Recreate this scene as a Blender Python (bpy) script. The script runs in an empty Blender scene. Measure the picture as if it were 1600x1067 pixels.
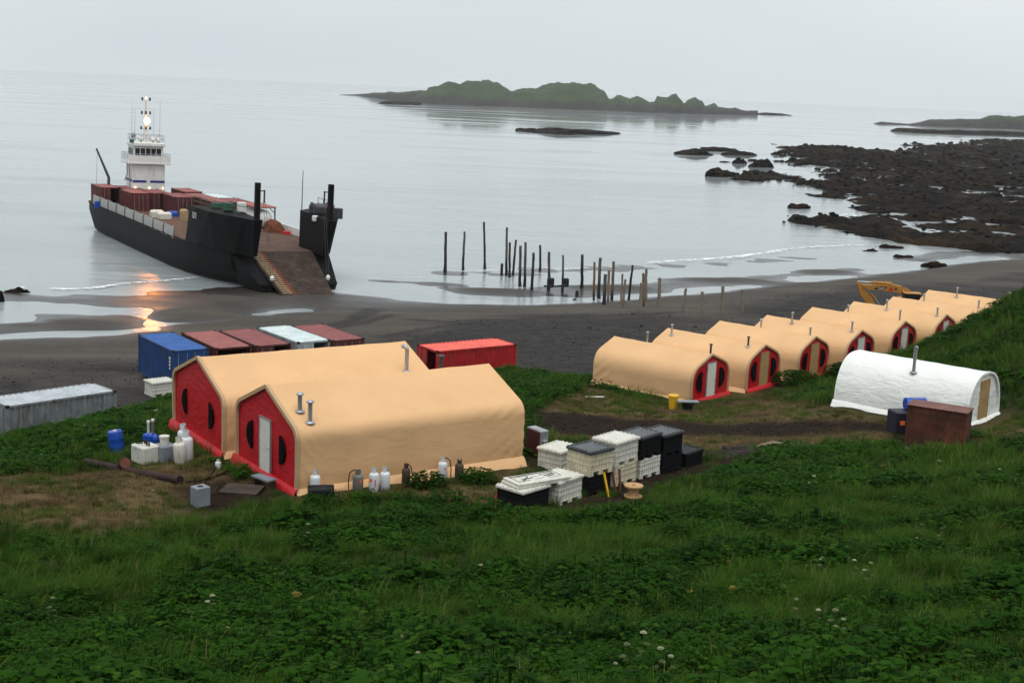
import bpy, bmesh, math, random
import numpy as np
from mathutils import Vector, Matrix

random.seed(7); rng = np.random.default_rng(7)
scene = bpy.context.scene
COL = scene.collection
PI = math.pi

# ------------------------------------------------------------------ camera, sky, sun, exposure
F_PX, PITCH, ROLL, CAM_Z = 2088.0, 0.1870, 0.0427, 21.0
FW = np.array([0, math.cos(PITCH), -math.sin(PITCH)])
_up0 = np.array([0, math.sin(PITCH), math.cos(PITCH)]); _rt0 = np.array([1.0, 0, 0])
RT = math.cos(ROLL)*_rt0 + math.sin(ROLL)*_up0
UP = -math.sin(ROLL)*_rt0 + math.cos(ROLL)*_up0
cam_data = bpy.data.cameras.new('camera')
cam_data.sensor_width = 36.0; cam_data.lens = F_PX/1600*36.0
cam_data.clip_start = 0.1; cam_data.clip_end = 40000
cam = bpy.data.objects.new('camera', cam_data); COL.objects.link(cam)
cam.matrix_world = Matrix(((RT[0], UP[0], -FW[0], 0), (RT[1], UP[1], -FW[1], 0), (RT[2], UP[2], -FW[2], CAM_Z), (0, 0, 0, 1)))
scene.camera = cam

SUN_EL, SUN_AZ = math.radians(71), math.radians(172)      # azimuth from +Y (out to sea), positive to the right
world = bpy.data.worlds.new('World'); scene.world = world; world.use_nodes = True
wn = world.node_tree.nodes; wl = world.node_tree.links; wn.clear()
sky = wn.new('ShaderNodeTexSky'); sky.sky_type = 'NISHITA'; sky.sun_disc = False
sky.sun_elevation = SUN_EL; sky.sun_rotation = SUN_AZ; sky.dust_density = 6.0; sky.air_density = 1.2
hs = wn.new('ShaderNodeHueSaturation'); hs.inputs['Saturation'].default_value = 0.25
cloud = wn.new('ShaderNodeTexNoise'); cloud.inputs['Scale'].default_value = 1.1; cloud.inputs['Detail'].default_value = 4
wtc = wn.new('ShaderNodeTexCoord'); wmap = wn.new('ShaderNodeMapping'); wmap.inputs['Scale'].default_value = (1, 1, 3.5)
wl.new(wtc.outputs['Generated'], wmap.inputs['Vector']); wl.new(wmap.outputs['Vector'], cloud.inputs['Vector'])
cr = wn.new('ShaderNodeValToRGB')                          # an even stratus deck, slightly mottled
cr.color_ramp.elements[0].position = 0.30; cr.color_ramp.elements[0].color = (6.5, 7.15, 7.6, 1)
cr.color_ramp.elements[1].position = 0.72; cr.color_ramp.elements[1].color = (8.3, 8.9, 9.15, 1)
wl.new(cloud.outputs['Fac'], cr.inputs['Fac'])
wmix = wn.new('ShaderNodeMixRGB'); wmix.inputs['Fac'].default_value = 0.88
bg = wn.new('ShaderNodeBackground'); bg.inputs['Strength'].default_value = 0.085
wo = wn.new('ShaderNodeOutputWorld')
wl.new(sky.outputs['Color'], hs.inputs['Color']); wl.new(hs.outputs['Color'], wmix.inputs['Color1'])
wl.new(cr.outputs['Color'], wmix.inputs['Color2']); wl.new(wmix.outputs['Color'], bg.inputs['Color'])
wl.new(bg.outputs['Background'], wo.inputs['Surface'])

sun_data = bpy.data.lights.new('sun', 'SUN'); sun_data.energy = 1.5; sun_data.angle = math.radians(50); sun_data.color = (1.0, 0.965, 0.91)
sun = bpy.data.objects.new('sun', sun_data); COL.objects.link(sun)
_sd = Vector((math.sin(SUN_AZ)*math.cos(SUN_EL), math.cos(SUN_AZ)*math.cos(SUN_EL), math.sin(SUN_EL)))
sun.rotation_euler = _sd.to_track_quat('Z', 'Y').to_euler(); sun.location = (0, 0, 60)

vs = scene.view_settings
vs.view_transform = 'Standard'; vs.look = 'None'; vs.exposure = 0.30; vs.gamma = 1.0; vs.use_curve_mapping = False
scene.render.engine = 'CYCLES'
cy = scene.cycles
cy.use_denoising = True
cy.max_bounces = 6; cy.diffuse_bounces = 3; cy.glossy_bounces = 3; cy.transmission_bounces = 3; cy.volume_bounces = 2; cy.transparent_max_bounces = 8
cy.sample_clamp_indirect = 4.0

# ------------------------------------------------------------------ helpers
def proj(P):
    P = np.atleast_2d(P) - np.array([0, 0, CAM_Z]); d = P@FW
    return np.stack([800 + F_PX*(P@RT)/d, 533.5 - F_PX*(P@UP)/d], -1)
def ray(px, py): return FW + (px-800)/F_PX*RT - (py-533.5)/F_PX*UP
def atz(px, py, z):
    d = ray(px, py); return np.array([0, 0, CAM_Z]) + d*(z-CAM_Z)/d[2]

def tag(o, label=None, cat=None, group=None, kind=None):
    if label: o['label'] = label
    if cat: o['category'] = cat
    if group: o['group'] = group
    if kind: o['kind'] = kind
    return o
def thing(name, loc, rz, label, cat, group=None):
    o = bpy.data.objects.new(name, None); COL.objects.link(o)
    o.empty_display_size = 0.2
    o.location = loc; o.rotation_euler = (0, 0, rz)
    return tag(o, label, cat, group)

class MB:
    """collects faces; build() links them as one mesh object"""
    def __init__(s): s.v = []; s.f = []; s.m = []; s.sm = []
    def add(s, verts, faces, mi=0, smooth=False):
        b = len(s.v); s.v += [tuple(map(float, p)) for p in verts]
        for f in faces: s.f.append(tuple(b+i for i in f)); s.m.append(mi); s.sm.append(smooth)
        return s
    def box(s, lo, hi, mi=0, M=None):
        (x0, y0, z0), (x1, y1, z1) = lo, hi
        vv = [(x0,y0,z0),(x1,y0,z0),(x1,y1,z0),(x0,y1,z0),(x0,y0,z1),(x1,y0,z1),(x1,y1,z1),(x0,y1,z1)]
        if M is not None: vv = [tuple(M@Vector(p)) for p in vv]
        return s.add(vv, [(0,3,2,1),(4,5,6,7),(0,1,5,4),(1,2,6,5),(2,3,7,6),(3,0,4,7)], mi)
    def bbox(s, lo, hi, c=0.02, mi=0):
        """box with chamfered edges"""
        bm = bmesh.new()
        bmesh.ops.create_cube(bm, size=1)
        for v in bm.verts:
            v.co = Vector([lo[i] + (v.co[i]+.5)*(hi[i]-lo[i]) for i in range(3)])
        bmesh.ops.bevel(bm, geom=bm.edges[:], offset=c, segments=1, affect='EDGES')
        bm.verts.index_update()
        s.add([v.co[:] for v in bm.verts], [[v.index for v in f.verts] for f in bm.faces], mi); bm.free(); return s
    def tube(s, pts, r, n=8, mi=0, caps=True, smooth=True):
        pts = [Vector(p) for p in pts]; k = len(pts); rr = r if isinstance(r, (list, tuple)) else [r]*k
        vv = []; ff = []; ref = None
        for i, p in enumerate(pts):
            d = (pts[min(i+1, k-1)] - pts[max(i-1, 0)])
            d = d.normalized() if d.length > 1e-9 else Vector((0, 0, 1))
            if ref is None: ref = Vector((1, 0, 0)) if abs(d.x) < .8 else Vector((0, 1, 0))
            a = (ref - d*ref.dot(d)).normalized(); b = d.cross(a); ref = a
            for j in range(n):
                t = 2*PI*j/n; vv.append(p + (a*math.cos(t) + b*math.sin(t))*rr[i])
        for i in range(k-1):
            for j in range(n): ff.append((i*n+j, i*n+(j+1) % n, (i+1)*n+(j+1) % n, (i+1)*n+j))
        s.add(vv, ff, mi, smooth)
        if caps: s.add(vv[:n], [tuple(range(n-1, -1, -1))], mi); s.add(vv[-n:], [tuple(range(n))], mi)
        return s
    def lathe(s, prof, n=16, mi=0, c=(0, 0, 0), smooth=True):
        """prof: (radius, z) from bottom to top"""
        vv = []; ff = []
        for r, z in prof:
            for j in range(n): t = 2*PI*j/n; vv.append((c[0]+r*math.cos(t), c[1]+r*math.sin(t), c[2]+z))
        for i in range(len(prof)-1):
            for j in range(n): ff.append((i*n+j, i*n+(j+1) % n, (i+1)*n+(j+1) % n, (i+1)*n+j))
        s.add(vv, ff, mi, smooth)
        s.add(vv[:n], [tuple(range(n-1, -1, -1))], mi); s.add(vv[-n:], [tuple(range(n))], mi)
        return s
    def grid(s, P, mi=0, smooth=True, wrap=False):
        """P[i][j] points"""
        n, m = len(P), len(P[0]); b = len(s.v)
        vv = [p for row in P for p in row]; ff = []
        for i in range(n-1):
            for j in range(m if wrap else m-1):
                ff.append((i*m+j, i*m+(j+1) % m, (i+1)*m+(j+1) % m, (i+1)*m+j))
        return s.add(vv, ff, mi, smooth)
    def build(s, name, mats, parent=None, **kw):
        me = bpy.data.meshes.new(name); me.from_pydata(s.v, [], s.f)
        if not isinstance(mats, (list, tuple)): mats = [mats]
        for m in mats: me.materials.append(m)
        me.polygons.foreach_set('material_index', s.m); me.polygons.foreach_set('use_smooth', s.sm)
        me.update()
        o = bpy.data.objects.new(name, me); COL.objects.link(o)
        if parent is not None: o.parent = parent
        return o

def copy_tree(o, parent=None):
    c = o.copy(); COL.objects.link(c); c.parent = parent
    for ch in list(o.children): copy_tree(ch, c)
    return c

# ------------------------------------------------------------------ materials
def new_mat(name):
    m = bpy.data.materials.new(name); m.use_nodes = True; nt = m.node_tree
    b = nt.nodes['Principled BSDF']; return m, nt, b
def N(nt, t, **kw):
    n = nt.nodes.new(t)
    for k, v in kw.items(): setattr(n, k, v)
    return n
def noise(nt, scale, detail=4, rough=.55, vec=None, dist=0):
    n = N(nt, 'ShaderNodeTexNoise'); n.inputs['Scale'].default_value = scale; n.inputs['Detail'].default_value = detail
    n.inputs['Roughness'].default_value = rough; n.inputs['Distortion'].default_value = dist
    if vec is not None: nt.links.new(vec, n.inputs['Vector'])
    return n.outputs['Fac']
def mapr(nt, v, a, b, c=0., d=1.):
    n = N(nt, 'ShaderNodeMapRange'); n.inputs[1].default_value = a; n.inputs[2].default_value = b; n.inputs[3].default_value = c; n.inputs[4].default_value = d
    nt.links.new(v, n.inputs[0]); return n.outputs[0]
def mixc(nt, f, a, b, mode='MIX'):
    n = N(nt, 'ShaderNodeMixRGB', blend_type=mode)
    for i, x in ((0, f), (1, a), (2, b)):
        if hasattr(x, 'is_linked') or hasattr(x, 'links'): nt.links.new(x, n.inputs[i])
        elif isinstance(x, (int, float)): n.inputs[i].default_value = x
        else: n.inputs[i].default_value = (*x[:3], 1)
    return n.outputs[0]
def mth(nt, op, a, b=0.):
    n = N(nt, 'ShaderNodeMath', operation=op)
    for i, x in ((0, a), (1, b)):
        if isinstance(x, (int, float)): n.inputs[i].default_value = x
        else: nt.links.new(x, n.inputs[i])
    return n.outputs[0]
def bump(nt, b, h, strength=.3, dist=.05):
    n = N(nt, 'ShaderNodeBump'); n.inputs['Strength'].default_value = strength; n.inputs['Distance'].default_value = dist
    nt.links.new(h, n.inputs['Height']); nt.links.new(n.outputs[0], b.inputs['Normal']); return n
def coords(nt, kind='Object', scale=None):
    t = N(nt, 'ShaderNodeTexCoord').outputs[kind]
    if scale:
        mp = N(nt, 'ShaderNodeMapping'); mp.inputs['Scale'].default_value = scale; nt.links.new(t, mp.inputs['Vector']); return mp.outputs[0]
    return t
def wpos(nt, scale=None):
    t = N(nt, 'ShaderNodeNewGeometry').outputs['Position']
    if scale:
        mp = N(nt, 'ShaderNodeMapping'); mp.inputs['Scale'].default_value = scale; nt.links.new(t, mp.inputs['Vector']); return mp.outputs[0]
    return t

_mats = {}
def paint(name, col, rough=.55, var=.18, dirt=.0, dirtcol=(.05, .035, .025), sc=1.5, bmp=.0, metal=0., streak=False, spec=.4):
    """a plain painted / plastic / metal surface with uneven wear"""
    if name in _mats: return _mats[name]
    m, nt, b = new_mat(name)
    vec = coords(nt, 'Object')
    a = noise(nt, sc, 5, .6, vec); c2 = tuple(max(0, x*(1-var*1.6)) for x in col); c1 = tuple(min(1, x*(1+var)) for x in col)
    c = mixc(nt, mapr(nt, a, .3, .7), c2, c1)
    if dirt > 0:
        v2 = coords(nt, 'Object', (2.2, 2.2, .35)) if streak else vec
        d = noise(nt, sc*2.3, 6, .65, v2); d = mapr(nt, d, .62-dirt*.35, .80-dirt*.2)
        c = mixc(nt, d, c, dirtcol)
    nt.links.new(c, b.inputs['Base Color'])
    b.inputs['Roughness'].default_value = rough; b.inputs['Metallic'].default_value = metal
    b.inputs['Specular IOR Level'].default_value = spec
    if bmp: bump(nt, b, noise(nt, sc*6, 4, .6, vec), bmp, .02)
    _mats[name] = m; return m

def fabric(name, col, folds=.35, rough=.75):
    if name in _mats: return _mats[name]
    m, nt, b = new_mat(name); vec = coords(nt, 'Object')
    a = noise(nt, .45, 4, .5, vec); fine = noise(nt, 9, 3, .6, vec)
    c = mixc(nt, mapr(nt, a, .3, .7), tuple(x*.93 for x in col), tuple(min(1, x*1.05) for x in col))
    c = mixc(nt, mapr(nt, fine, .35, .75, 0, .12), c, tuple(x*.7 for x in col))
    dr = noise(nt, 2.2, 5, .65, coords(nt, 'Object', (1, 1, .3)))
    c = mixc(nt, mapr(nt, dr, .62, .85, 0, .25), c, tuple(x*.55 for x in col))
    nt.links.new(c, b.inputs['Base Color']); b.inputs['Roughness'].default_value = rough
    b.inputs['Specular IOR Level'].default_value = .25
    w = noise(nt, 1.6, 3, .5, coords(nt, 'Object', (1, .55, 1.4)), dist=1.2); w2 = noise(nt, 5, 3, .5, vec, dist=.8)
    h = mth(nt, 'ADD', w, mth(nt, 'MULTIPLY', w2, .25))
    bump(nt, b, h, folds, .10)
    _mats[name] = m; return m

M_TAN = fabric('tent_tan_canvas', (.70, .43, .22), .16)
M_TANTRIM = fabric('tent_tan_trim', (.50, .33, .19), .2)
M_RED = fabric('tent_red_vinyl', (.50, .010, .018), .55, .42)
M_REDSK = fabric('tent_red_skirt', (.48, .012, .02), .7, .45)
M_WHITEFAB = fabric('tent_white_canvas', (.82, .83, .80), .75)
M_MESHBLK = paint('window_mesh_black', (.005, .0045, .0055), .9, .2, spec=.05)
M_DOORW = paint('door_white', (.70, .70, .62), .45, .06, .08)
M_DOORT = paint('door_tan', (.42, .27, .12), .5, .12, .1)
M_STEEL = paint('galvanised_steel', (.42, .44, .46), .38, .2, .1, metal=.6)
M_STEELD = paint('dark_steel', (.06, .06, .065), .5, .3, metal=.2)
M_WOOD = paint('grey_plank', (.20, .15, .10), .8, .3, .3, bmp=.3)
M_WOODD = paint('dark_wet_wood', (.05, .035, .025), .8, .35, .3, bmp=.3)
M_BLACKPL = paint('black_plastic', (.007, .007, .009), .5, .3, .15, (.02, .018, .016), spec=.2)
M_WHITEPL = paint('white_plastic', (.66, .65, .58), .5, .08, .35, (.36, .33, .26), sc=2.5, streak=True)
M_RUST = paint('rusty_steel', (.17, .045, .018), .85, .4, .45, (.045, .02, .014), sc=1.8, bmp=.3, streak=True)
M_RUSTD = paint('dark_rusty_iron', (.035, .016, .014), .85, .4, .3, (.012, .009, .009), sc=2, bmp=.4)
M_BLUEPL = paint('blue_plastic', (.012, .075, .42), .35, .1, .06)
M_WHITEPT = paint('white_paint', (.78, .78, .76), .4, .05, .1, (.4, .3, .2))
M_ORANGE = paint('orange_sticker', (.9, .18, .02), .5, .05)
M_REDPL = paint('red_plastic', (.55, .015, .02), .45, .1)
M_YELLOW = paint('yellow_plastic', (.75, .42, .015), .5, .08, .08)

# ------------------------------------------------------------------ terrain
def tps_fit(P, Z):
    n = len(P); d = np.linalg.norm(P[:, None]-P[None], axis=-1)
    K = np.where(d > 0, d**2*np.log(d+1e-12), 0) + np.eye(n)*2.0
    A = np.zeros((n+3, n+3)); A[:n, :n] = K; A[:n, n] = 1; A[:n, n+1:] = P; A[n, :n] = 1; A[n+1:, :n] = P.T
    return np.linalg.solve(A, np.concatenate([Z, [0, 0, 0]]))
CP_PX = [  # pixel of the photograph and the height of the ground there
 (0,460,0),(130,459,0),(230,461,0),(310,455,.02),(230,438,-.45),(480,452,.1),(560,440,0),(700,425,0),(850,420,0),(1000,415,0),(1200,402,0),(1400,402,0),(1600,394,0),
 (0,425,-.8),(250,420,-.8),(600,405,-.8),(850,390,-.7),(1100,375,-.7),(1300,378,-.5),(1550,380,-.4),
 (0,495,.06),(140,497,.12),(228,476,.22),(232,498,.26),(200,507,.12),(350,480,.2),(600,470,.15),(750,455,.02),(900,455,.06),(1050,445,.1),(1250,430,.12),(1450,414,.2),
 (0,540,.42),(150,540,.45),(400,508,.55),(600,500,.6),(800,490,.6),(1000,475,.55),(1200,460,.65),(1400,440,.7),(1560,418,.7),
 (0,600,1.15),(120,590,1.2),(700,520,1.25),(900,512,1.25),(1000,500,1.1),(1200,475,1.1),(1350,455,1.1),
 (830,640,5.0),(920,625,4.2),(1000,660,4.6),(1080,640,3.9),(1200,640,4.6),(1290,650,5.6),(1400,668,5.8),(1425,700,6.1),(1530,700,6.3),(1560,662,6.0),
 (850,730,6.0),(780,790,6.1),(1093,730,5.7),(980,778,6.2),(870,610,4.3),(800,575,3.5),
 (183,707,5.5),(100,735,5.8),(0,745,6.0),(0,695,5.0),(100,672,4.5),(200,650,4.1),(255,640,4.6),(312,790,6.3),(150,800,6.7),(0,830,7.1),
 (300,850,7.1),(600,830,6.9),(900,830,6.9),(1200,760,6.5),(1500,760,7.0),(1200,850,7.6),(1550,850,8.3),(0,950,8.6),(400,950,8.4),(800,950,8.5),
 (1200,950,9.1),(1600,950,10.0),(0,1067,10.2),(800,1067,10.4),(1600,1067,11.8),
 (1600,458,9.3),(1600,520,8.5),(1600,590,7.4),(1520,505,7.0),(1500,540,6.7),(1450,540,5.8),(1415,562,5.1),(1450,600,5.7)]
CP_W = [(-120,230,-4),(0,230,-4),(70,250,-3),(160,300,-2),(-120,150,-1.5),(-120,110,.8),(-100,75,2.5),(-60,100,.7),(-70,80,1.6),
 (-21.3,82.2,1.28),(-16.5,85,1.28),(-12,88,1.25),(-16,92,1.1),(-26,85,1.1),(-20.7,68.8,1.75),(-25,64.3,1.8),(-22.4,70.8,1.7),(-27,66,1.7),
 (-4.6,81.6,2.2),(.3,84.6,2.15),(-6,83.5,2.0),(0,87,1.8),(-3,78.2,3.55),(2.5,80,3.45),(-8,76,3.2),
 (-9.1,48.6,6.15),(-7,46.3,6.2),(-11,51,6.1),(-.9,54.4,6.1),(.7,52.2,6.1),(-12.9,53.8,6.0),(-15,56.2,5.6),(-5,59.3,5.9),(-6.6,61.6,5.6),(-2,62,5.3),(-14,64,4.2),
 (11.86,77.5,3.4),(19.5,84.5,3.5),(27.1,91.3,3.6),(34.7,97.6,3.75),(38.8,102,3.8),(6.4,82.2,3.15),(14,89,3.2),(21.7,96,3.3),(29.2,102.3,3.4),(33.3,106.7,3.5),
 (3.5,86,2.1),(14,96.5,2.1),(26,107,2.1),(36,117,2.2),(2,96,1.25),(14,107,1.15),(27,122,1.1),(60,140,1.6),(90,165,1.3),(130,190,1.5),
 (23.2,63.9,5.95),(24.5,65.5,5.95),(17.9,68.4,5.75),(16.6,66.8,5.75),
 (0,12,14.6),(-15,10,14.4),(15,12,15.2),(0,4,18),(0,0,19.2),(-22,0,19),(22,0,19.4),(0,-40,26),(-40,30,9.5),(-45,50,6),(-60,30,10),(40,40,11),(60,60,14),(45,75,11),(60,90,11),(48,98,6.5),(70,115,7),(90,90,14),(110,130,6),(40,10,17)]
_P = [atz(a, b, z) for a, b, z in CP_PX] + [np.array(p, float) for p in CP_W]
_P = np.array(_P); _C = _P[:, :2].copy(); TPSW = tps_fit(_C, _P[:, 2])
def tps(X):
    out = np.empty(len(X)); n = len(_C)
    for i in range(0, len(X), 20000):
        x = X[i:i+20000]; d2 = ((x[:, None]-_C[None])**2).sum(-1)
        K = np.where(d2 > 0, .5*d2*np.log(d2+1e-12), 0)
        out[i:i+20000] = K@TPSW[:n] + TPSW[n] + x@TPSW[n+1:]
    return out
def _hash(ix, iy, seed):
    h = (ix*374761393 + iy*668265263 + seed*974634777) & 0xFFFFFFFF
    h = ((h ^ (h >> 13))*1274126177) & 0xFFFFFFFF
    return ((h ^ (h >> 16)) & 0xFFFF)/65535.0
def vnoise(x, y, seed=0):
    x = np.asarray(x, float); y = np.asarray(y, float)
    ix = np.floor(x).astype(np.int64); iy = np.floor(y).astype(np.int64); fx = x-ix; fy = y-iy
    fx = fx*fx*(3-2*fx); fy = fy*fy*(3-2*fy)
    a = _hash(ix, iy, seed); b = _hash(ix+1, iy, seed); c = _hash(ix, iy+1, seed); d = _hash(ix+1, iy+1, seed)
    return (a*(1-fx)+b*fx)*(1-fy) + (c*(1-fx)+d*fx)*fy
def fbm(x, y, oct=4, seed=0, gain=.5):
    s = 0; a = 1; t = 0
    for o in range(oct): s = s + a*vnoise(x*2**o, y*2**o, seed+o); t += a; a *= gain
    return s/t
def seg_dist(X, poly):
    """distance of points to a polyline"""
    best = np.full(len(X), 1e9)
    for a, b in zip(poly[:-1], poly[1:]):
        d = b-a; L = (d**2).sum()+1e-9; t = np.clip(((X-a)@d)/L, 0, 1)
        best = np.minimum(best, np.linalg.norm(X-(a+t[:, None]*d), axis=1))
    return best
def in_poly(X, poly):
    ins = np.zeros(len(X), bool); n = len(poly)
    for i in range(n):
        a, b = poly[i], poly[(i+1) % n]
        c = ((a[1] > X[:, 1]) != (b[1] > X[:, 1]))
        with np.errstate(divide='ignore', invalid='ignore'):
            ins ^= c & (X[:, 0] < (b[0]-a[0])*(X[:, 1]-a[1])/(b[1]-a[1]+1e-12)+a[0])
    return ins
def soft_poly(X, poly, w):
    poly = np.array(poly); d = seg_dist(X, np.vstack([poly, poly[:1]])); s = np.where(in_poly(X, poly), d, -d)
    return np.clip(s/w*.5+.5, 0, 1)
def pxl(z, *pts): return np.array([atz(a, b, z)[:2] for a, b in pts])
# tidal runnels (hold water) and bars on the foreshore
RUN = [(pxl(0, (560,452),(640,462),(720,469),(820,473),(930,470),(1060,459),(1200,446),(1330,432),(1450,414),(1560,404)), 3.0, .34),
       (pxl(0, (640,436),(760,442),(840,440),(1000,432),(1150,425),(1300,414),(1400,408)), 3.2, .25),
       (pxl(0, (-120,534),(-20,529),(60,523),(150,520),(235,515)), 1.6, .42), (pxl(0, (250,506),(300,506),(345,504)), .9, .35),
       (pxl(0, (-120,492),(30,480),(110,484),(180,486),(215,485)), 2.6, .36),
       (pxl(0, (-60,482),(0,497),(45,507)), 1.5, .25), (pxl(0, (205,486),(225,497),(245,503)), .9, .30),
       (pxl(0, (405,492),(440,487),(475,486)), 1.6, .40), (pxl(0, (540,449),(600,447),(660,455)), 2.0, .3)]
BAR = [(700,444,45,3.5,.20),(770,456,60,5,.26),(950,452,95,5,.22),(1150,440,120,4,.22),(1290,426,60,4,.2),(1420,407,50,3,.16),(330,468,80,5,.22),(130,510,90,8,.3),(30,508,30,6,.2),(300,494,60,6,.22),(620,440,50,2,.12)]
RUT = [pxl(.8,(610,487),(560,505),(500,518),(440,520)), pxl(1.,(640,545),(760,528),(880,518),(1010,506)), pxl(1.,(640,538),(760,521),(880,511),(1010,499)), pxl(.6, (590,478),(572,490),(560,500),(530,510),(500,514)), pxl(.6, (576,480),(556,492),(545,502),(520,511)), pxl(.6,(640,500),(700,508),(800,505),(920,495)), pxl(.9,(600,530),(700,512),(850,500),(1050,488))]
def height(X):
    X = np.atleast_2d(np.asarray(X, float)); z = tps(X); x, y = X[:, 0], X[:, 1]
    shore = np.clip((1.6-z)/1.2, 0, 1)*np.clip((z+1.0)/.6, 0, 1)
    if shore.any():
        z = z + shore*(.10*(fbm(x*.13+y*.05, y*.16, 3, 11)-.5) + .11*(fbm(x*.22-y*.08, y*.55+x*.1, 4, 13)-.5))
        m = shore > 0; Xm = X[m]; dz = np.zeros(m.sum())
        for poly, w, dep in RUN:
            d = seg_dist(Xm, poly) + 1.6*(fbm(Xm[:, 0]*.3, Xm[:, 1]*.35, 3, 5)-.5); dz -= dep*np.exp(-np.clip(d, 0, 99)**2/(w*w))
        for px, py, hw, hh, a in BAR:
            c = atz(px, py, 0); dist = c[1]; rx = hw*dist/F_PX; ry = hh*dist*dist/(F_PX*21.0)
            dz += a*np.exp(-(((Xm[:, 0]-c[0])/rx)**2 + ((Xm[:, 1]-c[1])/ry)**2)**1.3)
        for poly in RUT:
            d = seg_dist(Xm, poly); dz += -.10*np.exp(-(d/.35)**2) + .04*np.exp(-((d-.7)/.3)**2)
        z[m] += dz*shore[m]
    up = np.clip((z-.9)/.6, 0, 1)*np.clip((2.6-z)/.6, 0, 1)*(y > 55)
    z = z + up*(.16*(fbm(x*.5, y*.5, 4, 21)-.5))
    gr = np.clip((z-2.6)/1.2, 0, 1); hill = np.clip((48-y)/10, 0, 1)
    z = z + gr*(.26*(fbm(x*.45, y*.45, 4, 31)-.5) + .12*(fbm(x*1.6, y*1.6, 2, 35)-.5)) + gr*hill*(.55*(fbm(x*.22, y*.28, 3, 41)-.5) + .5*(fbm(x*.55, y*.6, 2, 45)-.5))
    return z
def H(x, y): return float(height([[x, y]])[0])
def G(px, py):
    """where the line of sight through a pixel meets the ground"""
    d = ray(px, py); d = d/d[1]; ts = np.concatenate([np.arange(14, 140, .5)]); pts = np.array([0, 0, CAM_Z]) + ts[:, None]*d
    g = height(pts[:, :2]) - pts[:, 2]; i = int(np.argmax(g > 0))
    a, b = ts[i-1], ts[i]; t = a + (b-a)*(-g[i-1])/(g[i]-g[i-1]+1e-9); p = np.array([0, 0, CAM_Z]) + t*d
    return np.array([p[0], p[1], H(p[0], p[1])])

def axis(lo, hi, step, outer):
    a = np.arange(lo, hi+1e-6, step); l = []; r = []; s = step
    q = lo
    while q > outer[0]: s *= 1.22; q -= s; l.append(q)
    s = step; q = hi
    while q < outer[1]: s *= 1.22; q += s; r.append(q)
    return np.concatenate([l[::-1], a, r])
xs = axis(-62, 92, .5, (-3000, 3000)); ys = axis(12, 196, .5, (-1500, 420))
XX, YY = np.meshgrid(xs, ys); X2 = np.stack([XX.ravel(), YY.ravel()], 1)
XC = np.stack([np.clip(X2[:, 0], -118, 128), np.clip(X2[:, 1], -45, 230)], 1)
ZZ = height(XC)
far = np.linalg.norm(X2-XC, axis=1); ZZ = np.where(X2[:, 1] > 225, np.minimum(ZZ, -3.0), ZZ)
nx, ny = len(xs), len(ys)
idx = np.arange(nx*ny).reshape(ny, nx)
faces = np.stack([idx[:-1, :-1], idx[:-1, 1:], idx[1:, 1:], idx[1:, :-1]], -1).reshape(-1, 4)

# zones of bare ground, dead grass, mud
def gpoly(*pts): return np.array([G(a, b)[:2] for a, b in pts])
Z_THATCH = [gpoly((-60,742),(120,738),(170,722),(240,722),(300,700),(372,735),(470,772),(440,792),(330,806),(280,828),(190,838),(90,842),(-60,832)),
            gpoly((470,772),(560,762),(700,752),(820,728),(870,735),(960,770),(940,782),(860,792),(770,795),(640,790),(520,785)),
            gpoly((828,636),(925,604),(1070,640),(1150,612),(1235,604),(1290,642),(1420,660),(1420,698),(1300,700),(1190,706),(1090,722),(1000,700),(850,700)),
            gpoly((1530,672),(1562,650),(1620,660),(1640,690),(1540,694))]
Z_MUD = [gpoly((824,640),(900,646),(1000,656),(1150,662),(1410,662),(1410,676),(1200,682),(1050,680),(900,682),(830,676)),
         gpoly((275,800),(335,748),(420,765),(450,785),(330,808)), gpoly((840,702),(960,700),(1080,715),(1100,735),(980,770),(900,770),(850,740)),
         gpoly((1110,705),(1200,698),(1215,712),(1120,724)), gpoly((1380,690),(1420,680),(1425,700),(1390,702)), gpoly((855,790),(930,775),(990,770),(1000,780),(900,800))]
GRASS_EDGE = np.vstack([[[-400, 45], [-60, 62]], pxl(2.2, (-60,668),(0,655),(100,646),(190,634),(262,600)), [[-9, 75], [-6.5, 79.6], [-4, 80], [2.2, 83.2], [4, 85.5], [14, 95.5], [26, 106.5], [36, 115], [48, 120], [75, 132], [130, 165], [400, 250]]])
LAND = np.vstack([GRASS_EDGE, [[400, -400], [-400, -400]]])
def zones(X):
    n1 = fbm(X[:, 0]*.7, X[:, 1]*.7, 4, 3)-.5; n2 = fbm(X[:, 0]*1.7, X[:, 1]*1.7, 3, 9)-.5
    J = X + np.stack([n1*1.6+n2*.5, n2*1.6-n1*.5], 1)
    land = soft_poly(J, LAND, .8); th = np.zeros(len(X)); mud = np.zeros(len(X))
    for p in Z_THATCH: th = np.maximum(th, soft_poly(J, p, 1.2))
    for p in Z_MUD: mud = np.maximum(mud, soft_poly(J, p, .8))
    mud = np.clip(mud*(.85+1.0*(n2+.5)), 0, 1)
    return land, np.minimum(th, land), np.minimum(mud, land)
land, thatch, mud = zones(X2)
upper = np.clip((ZZ-.75+.9*(fbm(X2[:, 0]*.12, X2[:, 1]*.2, 3, 77)-.5))/.35, 0, 1)
me = bpy.data.meshes.new('ground')
me.vertices.add(nx*ny); me.vertices.foreach_set('co', np.stack([X2[:, 0], X2[:, 1], ZZ], 1).astype(np.float32).ravel())
me.loops.add(len(faces)*4); me.loops.foreach_set('vertex_index', faces.ravel().astype(np.int32))
me.polygons.add(len(faces)); me.polygons.foreach_set('loop_start', (np.arange(len(faces))*4).astype(np.int32)); me.polygons.foreach_set('loop_total', np.full(len(faces), 4, np.int32))
me.polygons.foreach_set('use_smooth', np.ones(len(faces), bool)); me.update(); me.validate()
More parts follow.
